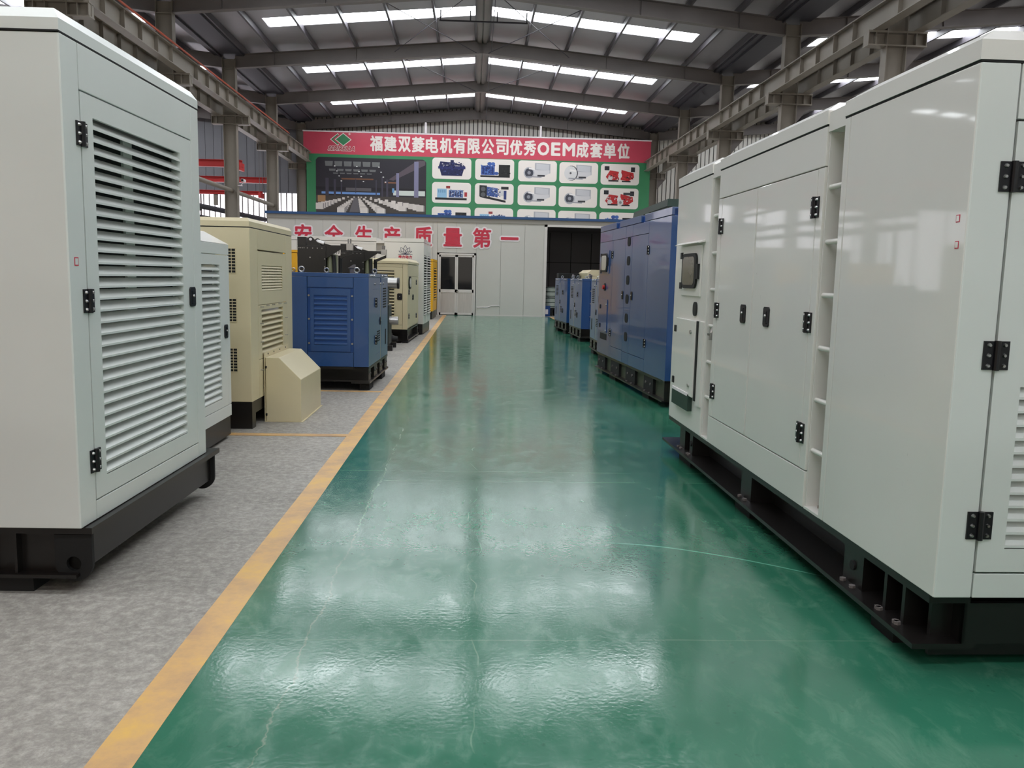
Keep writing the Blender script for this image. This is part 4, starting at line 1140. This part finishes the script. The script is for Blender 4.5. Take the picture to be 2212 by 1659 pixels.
# ---------------------------------------------------------------- RIGHT ROW 3-5: compact blue canopies
compact_blue('generator_set', 'compact blue generator canopy just behind the tall blue container', (2.265, 14.26, 0), -0.012, -1, group='compact blue canopies by the store room')
compact_blue('generator_set', 'compact blue generator canopy between two others, second from the store room', (2.425, 18.45, 0), 0.034, -1, group='compact blue canopies by the store room')
compact_blue('generator_set', 'compact blue generator canopy closest to the store room opening', (2.385, 21.0, 0), 0.075, -1, group='compact blue canopies by the store room')
SX = 1
g = thing('generator_cabinet', 'cream cabinet top showing above the small blue canopies', 'generator', (3.22, 23.4, 0), 0.0)
M().box(0.0, 1.2, 0.0, 2.0, 0.0, 1.45).build('body', cream, g)
m = M().prism([(0.0, 1.45), (0.0, 1.58), (0.12, 1.67), (1.2, 1.67), (1.2, 1.45)], 'y', 0.0, 2.0).build('roof', cream, g)
for z in (1.48, 1.545, 1.61): M().box(0.3, 1.2, -0.008, 0.0, z, z + 0.008).build('seam', greytrim, g)
M().box(0.06, 0.22, -0.012, -0.0, 1.50, 1.57).build('name_plate', cream, g)
g = thing('steel_cabinet', 'dark cabinet standing behind the far blue canopy in front of the opening', 'cabinet', (2.56, 24.9, 0), 0.0)
M().box(0, 0.62, 0, 0.6, 0.06, 1.565).build('body', blackm, g, bevel=0.01)
M().box(0.02, 0.30, -0.015, 0, 0.1, 1.53).build('door', blackm, g); M().box(0.32, 0.60, -0.015, 0, 0.1, 1.53).build('door', blackm, g)
M().box(0.03, 0.59, 0.03, 0.57, 0, 0.06).build('plinth', blackm, g)
g = thing('generator_cabinet', 'dark green cabinet top rising behind the tall blue container', 'generator', (3.70, 16.0, 0), 0.0)
M().box(0, 1.4, 0, 3.4, 0.2, 2.82).build('body', dkgreen, g)
M().frustum((-0.02, 1.42, -0.02, 3.42), 2.82, (0, 1.4, 0, 3.4), 2.96).build('roof', dkgreen, g)
M().box(0.05, 1.35, 0.05, 3.35, 0, 0.2).build('base_rail', black, g)
# inside the store room
for i, (x, y, z, lab) in enumerate(((2.95, 31.6, 0.30, 'pale liquid tank in the store room, lower of the stack'), (2.95, 31.6, 0.70, 'pale liquid tank in the store room, upper of the stack'))):
    g = thing('storage_drum', lab, 'drum', (x, y, z))
    M().cyl((0, 0, 0.0), (0, 0, 0.38), 0.2, 18).build('tank', greywhite, g, smooth=True)
    for zz in (0.03, 0.19, 0.34): M().cyl((0, 0, zz), (0, 0, zz + 0.025), 0.206, 18).build('band', dkgreen, g, smooth=True)
g = thing('drum_pallet', 'dark pallet frame carrying the pale tanks in the store room', 'pallet', (2.95, 31.6, 0))
for x in (-0.22, -0.04, 0.14): M().box(x, x + 0.1, -0.25, 0.25, 0, 0.24).build('leg', blackm, g)
M().box(-0.25, 0.25, -0.25, 0.25, 0.24, 0.30).build('deck', blackm, g)
g = thing('storage_bin', 'dark blue bin with a white label standing inside the opening', 'bin', (2.68, 30.9, 0))
M().frustum((0, 0.2, 0, 0.3), 0.0, (-0.01, 0.21, -0.01, 0.31), 0.36).build('bin_body', blue_dk, g)
M().box(-0.015, 0.215, -0.015, 0.315, 0.36, 0.385).build('bin_lid', blue_dk, g)
M().box(0.03, 0.13, -0.012, -0.006, 0.08, 0.26).build('label_plate', signw, g)

# ================================================================ LETTERING
_tc = bpy.data.curves.new('lettering_source', 'FONT')
_to = bpy.data.objects.new('lettering_source', _tc); COL.objects.link(_to)
def text_mesh(body, size, offset=0.0, extrude=0.003, shear=0.0, res=3):
    _tc.body = body; _tc.size = size; _tc.offset = offset; _tc.extrude = extrude; _tc.shear = shear; _tc.resolution_u = res
    _tc.align_x = 'LEFT'
    bpy.context.view_layer.update()
    dg = bpy.context.evaluated_depsgraph_get()
    me = bpy.data.meshes.new_from_object(_to.evaluated_get(dg))
    return me
def place_text(body, name, mt, cx, cz, y, w, h, bold, parent=None, shear=0.0, extrude=0.003):
    """lettering scaled to w x h; strokes thickened by 'bold' metres by overlaying shifted copies of the glyph"""
    me0 = text_mesh(body, 1.0, 0.0, 0.0, shear)
    P0 = [(v.co.x, v.co.y) for v in me0.vertices]; F0 = [tuple(p.vertices) for p in me0.polygons]
    x0, x1 = min(p[0] for p in P0), max(p[0] for p in P0); z0, z1 = min(p[1] for p in P0), max(p[1] for p in P0)
    sx = (w - 2 * bold) / (x1 - x0); sz = max(0.02, h - 2 * bold) / (z1 - z0)
    vs, fs = [], []
    n = 8 if bold < 0.05 else 14
    offs = [(0, 0)] + [(bold * cos(2 * pi * i / n), bold * sin(2 * pi * i / n)) for i in range(n)] if bold else [(0, 0)]
    if bold >= 0.05: offs += [(0.5 * a_, 0.5 * b_) for a_, b_ in offs[1::2]]
    for k, (dx, dz) in enumerate(offs):
        o_ = len(vs); yy = y + 0.00004 * k
        vs += [((p[0] - (x0 + x1) / 2) * sx + cx + dx, yy, (p[1] - (z0 + z1) / 2) * sz + cz + dz) for p in P0]
        fs += [tuple(o_ + i for i in f) for f in F0]
    me = bpy.data.meshes.new(name); me.from_pydata(vs, [], fs); me.materials.append(mt); me.update()
    bpy.data.meshes.remove(me0)
    o = put(me, name, parent)
    sm = o.modifiers.new('thickness', 'SOLIDIFY'); sm.thickness = extrude; sm.offset = 0.0
    return o
# eight separate cut-out characters on the office wall
chars = [('安', -6.089, .60, .66), ('全', -5.007, .66, .66), ('生', -3.938, .62, .66), ('产', -2.947, .62, .66), ('质', -1.82, .64, .70), ('量', -0.756, .66, .66), ('第', 0.295, .66, .70), ('一', 1.300, .64, .10)]
nth = ['leftmost', 'second', 'third', 'fourth', 'fifth', 'sixth', 'seventh', 'rightmost']
for (ch, x, w, h), n in zip(chars, nth):
    sg = thing('sign_character', 'red wall character %s with a white outline, %s of the eight' % (ch, n), 'sign', (x, HY, 2.80), 0.0, 'red characters on the office wall')
    place_text(ch, 'character_outline', signw, 0, 0, -0.010, w + 0.11, h + 0.11, 0.073, sg, extrude=0.01)
    place_text(ch, 'character_face', signr, 0, 0, -0.022, w, h, 0.018, sg, extrude=0.008)
# red lettering below the lotus emblem
lot = next(o for o in bpy.data.objects if o.get('label', '').startswith('large white container generator'))
for i, ch in enumerate('坤力动力'):
    place_text(ch, 'emblem_lettering', signr, lc - 0.125 + i * 0.083, 1.832, -0.004, 0.074, 0.074, 0.003, lot, extrude=0.003)

# ================================================================ BANNER
BY = 41.5
ban = thing('banner', 'large red and green printed banner with product pictures above the office roof', 'banner', (0, BY, 0), 0.0)
def sheet(x0, x1, z0, z1, y, mt, name, parent, nx=60, nz=16, amp=0.03):
    m = M()
    def P(i, j):
        x = x0 + (x1 - x0) * i / nx; z = z0 + (z1 - z0) * j / nz
        return (x, y, z)
    for i in range(nx):
        for j in range(nz): m.poly([P(i, j), P(i + 1, j), P(i + 1, j + 1), P(i, j + 1)])
    o = m.build(name, mt, parent, sx=1)
    return o
M().box(-8.27, 8.63, 0.0, 0.012, 7.14, 8.19).build('red_header', printr, ban)
M().box(-8.13, 8.63, 0.0, 0.012, 3.3, 7.14).build('green_field', printg, ban)
M().cyl((-8.3, 0.0, 8.20), (8.66, 0.0, 8.21), 0.035, 8).build('hanging_rod', signw, ban, smooth=True)
for x in (-2.4, 3.18): M().box(x - 0.05, x + 0.05, 0.0, 0.05, 8.2, 8.75).build('hanger_strap', signw, ban)
head = '福建双菱电机有限公司优秀'
hx = [-4.775, -4.10, -3.42, -2.76, -2.09, -1.41, -0.75, -0.06, 0.62, 1.32, 1.99, 2.67]
for ch, x in zip(head, hx): place_text(ch, 'header_character', printw, x, 7.695, -0.006, 0.61, 0.74, 0.024, ban)
for ch, x, w in (('O', 3.328, .58), ('E', 3.94, .46), ('M', 4.58, .62)): place_text(ch, 'header_letter', printw, x, 7.675, -0.006, w, 0.64, 0.030, ban)
for ch, x in zip('成套单位', (5.25, 5.93, 6.60, 7.278)): place_text(ch, 'header_character', printw, x, 7.675, -0.006, 0.61, 0.74, 0.024, ban)
# maker's emblem: two overlapping lozenges and slanted name
def flat(pts, mt, name, parent, y):
    m = M().prism(pts, 'y', y, y + 0.003); return m.build(name, mt, parent, sx=1)
ex, ez = -6.46, 7.83
def loz(cx, w, h): return [(cx - w, ez), (cx, ez - h), (cx + w, ez), (cx, ez + h)]
flat(loz(ex - 0.17, 0.36, 0.29), printw, 'emblem_outline', ban, -0.004)
flat(loz(ex - 0.17, 0.31, 0.25), printg, 'emblem_lozenge', ban, -0.007)
flat(loz(ex + 0.0 - 0.09, 0.30, 0.24), printr, 'emblem_gap', ban, -0.010)
flat(loz(ex + 0.10, 0.40, 0.31), printw, 'emblem_outline', ban, -0.013)
flat(loz(ex + 0.10, 0.35, 0.27), printg, 'emblem_lozenge', ban, -0.016)
place_text('®', 'registered_mark', printw, ex + 0.40, ez + 0.26, -0.016, 0.10, 0.10, 0.002, ban)
place_text('SERIRELLA', 'emblem_name_outline', printw, ex, 7.41, -0.006, 1.32, 0.25, 0.022, ban, shear=0.35)
place_text('SERIRELLA', 'emblem_name', pc((170, 40, 60)), ex, 7.41, -0.012, 1.28, 0.205, 0.006, ban, shear=0.35)

# factory picture printed on the banner
def rr_pts(x0, x1, z0, z1, c, corners=(1, 1, 1, 1)):
    o = []
    for k, (cx, cz, t0) in enumerate(((x1 - c, z1 - c, 0), (x0 + c, z1 - c, 90), (x0 + c, z0 + c, 180), (x1 - c, z0 + c, 270))):
        for i in range(6):
            t = radians(t0 + 90 * i / 5); o.append((cx + c * cos(t), cz + c * sin(t)))
    return o
class Pic:
    def __init__(s, x0, z0, w, h): s.x0, s.z0, s.w, s.h = x0, z0, w, h; s.m = M(); s.mats = []; s.y = -0.006
    def col(s, rgb):
        m = pc(rgb)
        if m not in s.mats: s.mats.append(m)
        s.m.k = s.mats.index(m); return s
    def p(s, rgb, *pts):
        s.col(rgb); s.y -= 0.00012
        q = [(s.x0 + a * s.w, s.y, s.z0 + b * s.h) for a, b in pts]
        ar = sum(q[i][0] * q[(i + 1) % len(q)][2] - q[(i + 1) % len(q)][0] * q[i][2] for i in range(len(q)))
        s.m.poly(q if ar > 0 else q[::-1]); return s
    def r(s, rgb, a0, a1, b0, b1): return s.p(rgb, (a0, b0), (a1, b0), (a1, b1), (a0, b1))
    def e(s, rgb, cx, cy, rx, ry, n=18): return s.p(rgb, *[(cx + rx * cos(2 * pi * i / n), cy + ry * sin(2 * pi * i / n)) for i in range(n)])
    def done(s, name, par): return s.m.build(name, s.mats, par, sx=1)
fp = M().prism(rr_pts(-7.68, -2.36, 3.4, 6.99, 0.2), 'y', -0.004, 0.0).build('factory_picture', pc((46, 44, 50)), ban, sx=1)
P = Pic(-7.68, 4.40, 5.32, 2.59)      # unit square = visible part of the picture
rn = random.Random(3)
P.r((44, 42, 50), 0, 1, 0.0, 0.95)
for k, (b0, b1, n) in enumerate(((0.84, 0.93, 6), (0.75, 0.79, 6), (0.70, 0.72, 6))):
    for i in range(n):
        c = 0.33 + (i - n / 2 + 0.5) * (0.085 - 0.012 * k)
        P.p((112, 114, 114), (c - 0.032 + k * .006, b0), (c + 0.032 - k * .006, b0), (c + 0.036 - k * .006, b1), (c - 0.036 + k * .006, b1))
P.p((90, 80, 88), (0.66, 0.62), (0.92, 0.98), (0.99, 0.98), (0.99, 0.9), (0.7, 0.6))
P.r((30, 28, 34), 0.0, 1.0, 0.40, 0.46).r((122, 84, 60), 0.23, 0.52, 0.60, 0.625).r((150, 100, 70), 0.62, 0.74, 0.55, 0.57)
P.r((96, 92, 96), 0.27, 0.5, 0.39, 0.45).r((112, 150, 208), 0.05, 0.58, 0.33, 0.37)
P.r((206, 212, 206), 0.70, 0.99, 0.33, 0.42).r((104, 150, 196), 0.69, 0.71, 0.38, 0.46)
for a, w_, b0, b1 in ((0.91, 0.04, 0.16, 0.96), (0.74, 0.026, 0.24, 0.74), (0.645, 0.018, 0.28, 0.62), (0.60, 0.014, 0.3, 0.66), (0.545, 0.01, 0.31, 0.6), (0.36, 0.006, 0.35, 0.62), (0.10, 0.03, 0.28, 0.62), (0.17, 0.02, 0.30, 0.6), (0.23, 0.012, 0.32, 0.58)):
    P.r((126, 124, 152) if a > 0.7 else (66, 62, 76), a - w_ / 2, a + w_ / 2, b0, b1)
P.r((70, 64, 60), 0.0, 1.0, 0.0, 0.30)
P.p((104, 100, 104), (0.30, 0.0), (0.40, 0.0), (0.375, 0.27), (0.345, 0.27))
P.r((166, 128, 90), 0.015, 0.085, 0.18, 0.30)
for lane, (ax, bx_, n) in enumerate(((0.02, 0.29, 9), (0.22, 0.345, 9), (0.44, 0.385, 9), (0.60, 0.41, 10), (0.80, 0.45, 10), (0.97, 0.50, 9))):
    for i in range(n):
        t = 1 - i / n
        t = t ** 1.4
        x = ax + (bx_ - ax) * t; y = 0.02 + 0.26 * t + (0.08 if lane in (0, 4, 5) else 0) * (1 - t); sc_ = 0.075 * (1 - 0.8 * t)
        sh = rn.randint(-14, 10)
        P.r((214 + sh, 206 + sh, 200 + sh), x - sc_ * 0.5, x + sc_ * 0.4, y - sc_ * 0.9, y + sc_ * 0.7)
        P.r((150 + sh, 144 + sh, 142 + sh), x + sc_ * 0.4, x + sc_ * 0.55, y - sc_ * 0.9, y + sc_ * 0.6)
for i in range(12):
    P.e((238, 238, 236), 0.17 + 0.2 * (i % 3) + 0.02 * (i // 3), 0.84 - 0.09 * (i // 3), 0.008, 0.009, 8)
P.done('picture_print', fp)

def bits(P, cols_, a0, a1, b0, b1, n, sz=0.05):
    for _ in range(n):
        a, b = rn.uniform(a0, a1), rn.uniform(b0, b1); w_, h_ = rn.uniform(0.3, 1) * sz, rn.uniform(0.3, 1) * sz * 1.6
        P.r(rn.choice(cols_), a - w_ / 2, a + w_ / 2, b - h_ / 2, b + h_ / 2)
def eng_blue(P, v=0):
    P.p((30, 34, 78), (0.2, 0.1), (0.8, 0.1), (0.86, 0.5), (0.14, 0.5)).r((38, 44, 98), 0.1, 0.9, 0.48, 0.62).p((30, 34, 78), (0.12, 0.62), (0.16, 0.88), (0.5, 0.84), (0.84, 0.72), (0.9, 0.62))
    P.r((30, 34, 78), 0.46, 0.56, 0.8, 0.97).r((200, 196, 196), 0.24, 0.4, 0.66, 0.7).r((200, 196, 196), 0.6, 0.74, 0.64, 0.67)
    bits(P, [(22, 26, 62), (46, 54, 112), (70, 78, 130)], 0.2, 0.8, 0.15, 0.85, 40)
    bits(P, [(26, 30, 70), (190, 186, 190)], 0.14, 0.86, 0.6, 0.82, 16, 0.04)
def eng_black(P):
    P.r((24, 24, 28), 0.08, 0.95, 0.08, 0.18).r((30, 30, 34), 0.62, 0.95, 0.18, 0.78).r((58, 88, 158), 0.1, 0.5, 0.2, 0.72).e((58, 88, 158), 0.35, 0.82, 0.07, 0.1).e((70, 104, 176), 0.45, 0.82, 0.06, 0.1)
    for i in range(4): P.r((34, 50, 110), 0.14 + i * 0.09, 0.19 + i * 0.09, 0.26, 0.66)
    P.e((58, 88, 158), 0.55, 0.3, 0.07, 0.09)
    bits(P, [(36, 58, 120), (84, 120, 190), (28, 40, 90)], 0.11, 0.5, 0.22, 0.74, 40)
    bits(P, [(42, 42, 46), (16, 16, 20)], 0.64, 0.93, 0.25, 0.72, 8, 0.1)
def gen_light(P):
    P.r((30, 30, 34), 0.02, 0.95, 0.1, 0.22).r((142, 184, 214), 0.08, 0.36, 0.22, 0.72).r((96, 120, 168), 0.42, 0.84, 0.24, 0.66).r((150, 56, 56), 0.34, 0.46, 0.74, 0.88).r((170, 50, 56), 0.88, 0.96, 0.3, 0.55)
    for i in range(5): P.r((40, 50, 96), 0.45 + i * 0.075, 0.49 + i * 0.075, 0.3, 0.6)
    for i in range(4): P.r((104, 146, 184), 0.11 + i * 0.06, 0.14 + i * 0.06, 0.5, 0.66)
    bits(P, [(60, 76, 130), (150, 176, 214), (36, 40, 70), (210, 210, 214)], 0.44, 0.86, 0.26, 0.7, 40, 0.045)
def gen_dark(P):
    P.p((26, 26, 30), (0.08, 0.3), (0.84, 0.02), (0.84, 0.14), (0.1, 0.42)).p((34, 36, 40), (0.06, 0.34), (0.28, 0.28), (0.28, 0.96), (0.06, 0.98)).p((58, 84, 148), (0.28, 0.4), (0.6, 0.3), (0.6, 0.82), (0.28, 0.9))
    P.r((30, 30, 34), 0.7, 0.92, 0.76, 0.92).r((206, 204, 206), 0.66, 0.78, 0.4, 0.72).r((46, 60, 116), 0.78, 0.86, 0.2, 0.7)
    bits(P, [(38, 56, 112), (98, 126, 184), (30, 32, 40), (200, 200, 206)], 0.3, 0.68, 0.34, 0.84, 40, 0.045)
    P.e((90, 92, 96), 0.17, 0.45, 0.07, 0.13).e((90, 92, 96), 0.17, 0.76, 0.07, 0.13)
def alt_grey(P, k):
    P.p((170, 170, 176), (0.42, 0.45), (0.42, 0.96), (0.88, 0.92), (0.88, 0.4), (0.6, 0.25)).p((206, 204, 206), (0.2, 0.16), (0.62, 0.14), (0.86, 0.4), (0.86, 0.56), (0.5, 0.56), (0.2, 0.66))
    P.r((60, 60, 66), 0.5, 0.72, 0.2, 0.3)
    if k == 1: P.e((56, 56, 62), 0.28, 0.48, 0.2, 0.42).e((214, 212, 212), 0.26, 0.48, 0.19, 0.40).e((80, 80, 86), 0.26, 0.48, 0.03, 0.06)
    else: P.e((176, 176, 182), 0.25, 0.4, 0.16, 0.32).e((60, 62, 74), 0.25, 0.4, 0.125, 0.25).e((140, 142, 150), 0.25, 0.4, 0.05, 0.1)
    P.p((196, 196, 200), (0.46, 0.6), (0.46, 0.92), (0.84, 0.88), (0.84, 0.56)).p((232, 228, 226), (0.24, 0.6), (0.42, 0.56), (0.42, 0.64), (0.24, 0.7)).p((150, 150, 156), (0.2, 0.16), (0.62, 0.14), (0.62, 0.2), (0.2, 0.22))
def pump_red(P, k):
    P.p((186, 44, 48), (0.08, 0.35), (0.2, 0.72), (0.46, 0.66), (0.48, 0.2), (0.18, 0.16)).p((186, 44, 48), (0.52, 0.2), (0.54, 0.76), (0.9, 0.6), (0.92, 0.35), (0.76, 0.14))
    P.r((36, 36, 42), 0.04, 0.18, 0.72, 0.95).r((36, 36, 42), 0.82, 0.94, 0.66, 0.92).e((226, 222, 220), 0.5, 0.45, 0.06, 0.16).e((200, 196, 196), 0.22, 0.3, 0.07, 0.13)
    P.r((34, 32, 38), 0.16, 0.46, 0.1, 0.18).r((34, 32, 38), 0.56, 0.82, 0.08, 0.16)
    bits(P, [(140, 28, 34), (216, 76, 76), (44, 36, 40), (222, 214, 212)], 0.14, 0.46, 0.22, 0.62, 22, 0.05)
    bits(P, [(140, 28, 34), (216, 76, 76), (44, 36, 40), (222, 214, 212)], 0.56, 0.88, 0.24, 0.58, 22, 0.05)
    if k: P.e((210, 206, 206), 0.54, 0.28, 0.09, 0.18).e((140, 138, 140), 0.54, 0.28, 0.04, 0.08).r((60, 60, 66), 0.62, 0.9, 0.7, 0.84)
cols = [(-2.07, -0.172), (0.022, 1.92), (2.124, 4.016), (4.147, 6.05), (6.19, 8.10)]
rows = [(6.11, 7.11), (4.955, 5.95), (3.80, 4.77)]
for i, (x0, x1) in enumerate(cols):
    for j, (z0, z1) in enumerate(rows):
        dz = (0.0, 0.0, -0.01, -0.04, -0.06)[i]
        c = M().prism(rr_pts(x0, x1, z0 + dz, z1 + dz, 0.16), 'y', -0.004, 0.0).build('picture_card', printw, ban, sx=1)
        P = Pic(x0 + 0.12, z0 + dz + 0.07, x1 - x0 - 0.24, z1 - z0 - 0.14)
        if i == 0: (eng_blue, gen_light, eng_black)[j](P)
        elif i == 1: (eng_black, gen_dark, gen_light)[j](P)
        elif i == 2: alt_grey(P, 0)
        elif i == 3: alt_grey(P, 1 if j == 0 else 0)
        else: (pump_red(P, j) if j < 2 else eng_black(P))
        P.done('picture_print', c)
COL.objects.unlink(_to)
bpy.data.objects.remove(_to)

# ================================================================ LEFT HALL FURNISHING SEEN OVER THE CABINETS
for x0, x1, y, z, h, lab in ((-16.0, -8.63, 32.0, 5.24, 0.26, 'uppermost red crane girder in the left hall'), (-16.0, -8.54, 37.0, 5.20, 0.24, 'middle red crane girder in the left hall, longest of three'), (-16.0, -8.9, 36.0, 4.60, 0.16, 'lowest red crane girder in the left hall')):
    g = thing('crane_girder', lab, 'girder', (0, y, z), 0.0, 'red crane girders in the left hall')
    M().box(x0, x1, -0.10, 0.10, 0, 0.02).box(x0, x1, -0.10, 0.10, h - 0.02, h).box(x0, x1, -0.02, 0.02, 0.02, h - 0.02).build('beam', red, g)
    M().box(x1 - 0.1, x1, -0.3, 0.3, -0.12, h * 0.6).build('end_carriage', red, g)
    M().box(x1 - 2.0, x1 - 1.85, -0.08, 0.08, -0.45, 0.0).build('hoist', steel_lt, g)
    for s in (-0.25, 0.25): M().cyl((-8.95, s, h * 0.5), (-8.95, s, 6.745 - z), 0.012, 6).build('hanger_rod', steel, g)
for i, (y0, y1) in enumerate(((18, 24), (24, 30), (30, 36))):
    o = M().cyl((LCOL, y0, 4.2), (LCOL, y1, 4.2), 0.075, 12).build('tie_pipe', steel_lt, sx=1, smooth=True)
    tag(o, 'round steel tie pipe between left columns, %s bay' % ('fourth', 'third', 'second')[i], kind='structure')
# sloped conveyor frames seen against the bright windows
for (a, b, r, dz, lab) in (((-10.6, 30.5, 3.85), (-9.4, 38.5, 3.75), 0.10, 0.42, 'dark double pipe rack before the bright windows, behind the second column'), ((-12.5, 29.0, 4.0), (-10.7, 33.5, 3.85), 0.13, 0.48, 'dark double pipe rack before the bright windows, beside the tall white cabinet')):
    g = thing('pipe_rack', lab, 'pipe rack', (0, 0, 0), 0.0, 'dark pipe racks in the left hall')
    for q in (0.0, dz): M().cyl((a[0], a[1], a[2] - q), (b[0], b[1], b[2] - q), r, 10).build('pipe', gutter, g, smooth=True)
    for t in (0.15, 0.85):
        p = Vector(a).lerp(Vector(b), t)
        M().box(p.x - 0.06, p.x + 0.06, p.y - 0.06, p.y + 0.06, 0, p.z).build('post', gutter, g)
g = thing('security_camera', 'small white security camera hanging under the red girders', 'camera', (-8.08, 29.95, 4.50), 0.0)
M().box(0.0, 0.10, -0.2, 0.1, 0.0, 0.09).build('housing', signw, g, bevel=0.01)
M().cyl((0.05, 0.0, 0.0), (-0.06, 0.0, -0.12), 0.015, 8).build('arm', signw, g)
M().box(0.01, 0.09, -0.215, -0.2, 0.01, 0.08).build('lens', blackm, g)
M().box(-0.158, 0.0, -0.03, 0.03, -0.14, -0.11).build('mount', signw, g)

# ================================================================ UNSEEN CABINETS ADDED BEHIND THE PHOTOGRAPHER TO DIM AND WARM LIGHT ON THE FRONTS
for x0, x1, y0, y1, h, mt, lab in ((-3.5, -1.75, -1.0, 1.25, 2.3, pc((214, 150, 92)), 'unseen tan cabinet added to warm and dim the left machine front, behind the photographer'), (1.9, 4.0, -1.6, 0.9, 2.2, white, 'unseen white cabinet added to dim the right machine front, behind the photographer')):
    g = thing('generator_cabinet', lab, 'generator', (x0, y0, 0))
    W, L = x1 - x0, y1 - y0
    M().box(0, W, 0, L, 0.28, h).build('body', mt, g)
    M().box(0.1, W - 0.1, L, L + 0.015, 0.4, h - 0.15).build('rear_panel', mt, g)
    M().frustum((0, W, 0, L), h, (0.06, W - 0.06, 0.06, L - 0.06), h + 0.08).build('roof', mt, g)
    M().box(0.02, W - 0.02, 0.02, L - 0.02, 0, 0.28).build('base_rail', black, g)

g = thing('wire_scrap', 'short bent dark wire lying on the concrete floor', 'wire', (-1.99, 4.93, 0.0))
M().cyl((0, 0, 0.004), (0.035, -0.02, 0.004), 0.003, 6).cyl((0, 0, 0.004), (0.02, 0.03, 0.005), 0.003, 6).cyl((0.035, -0.02, 0.004), (0.09, -0.03, 0.004), 0.003, 6).build('wire', rubber, g)
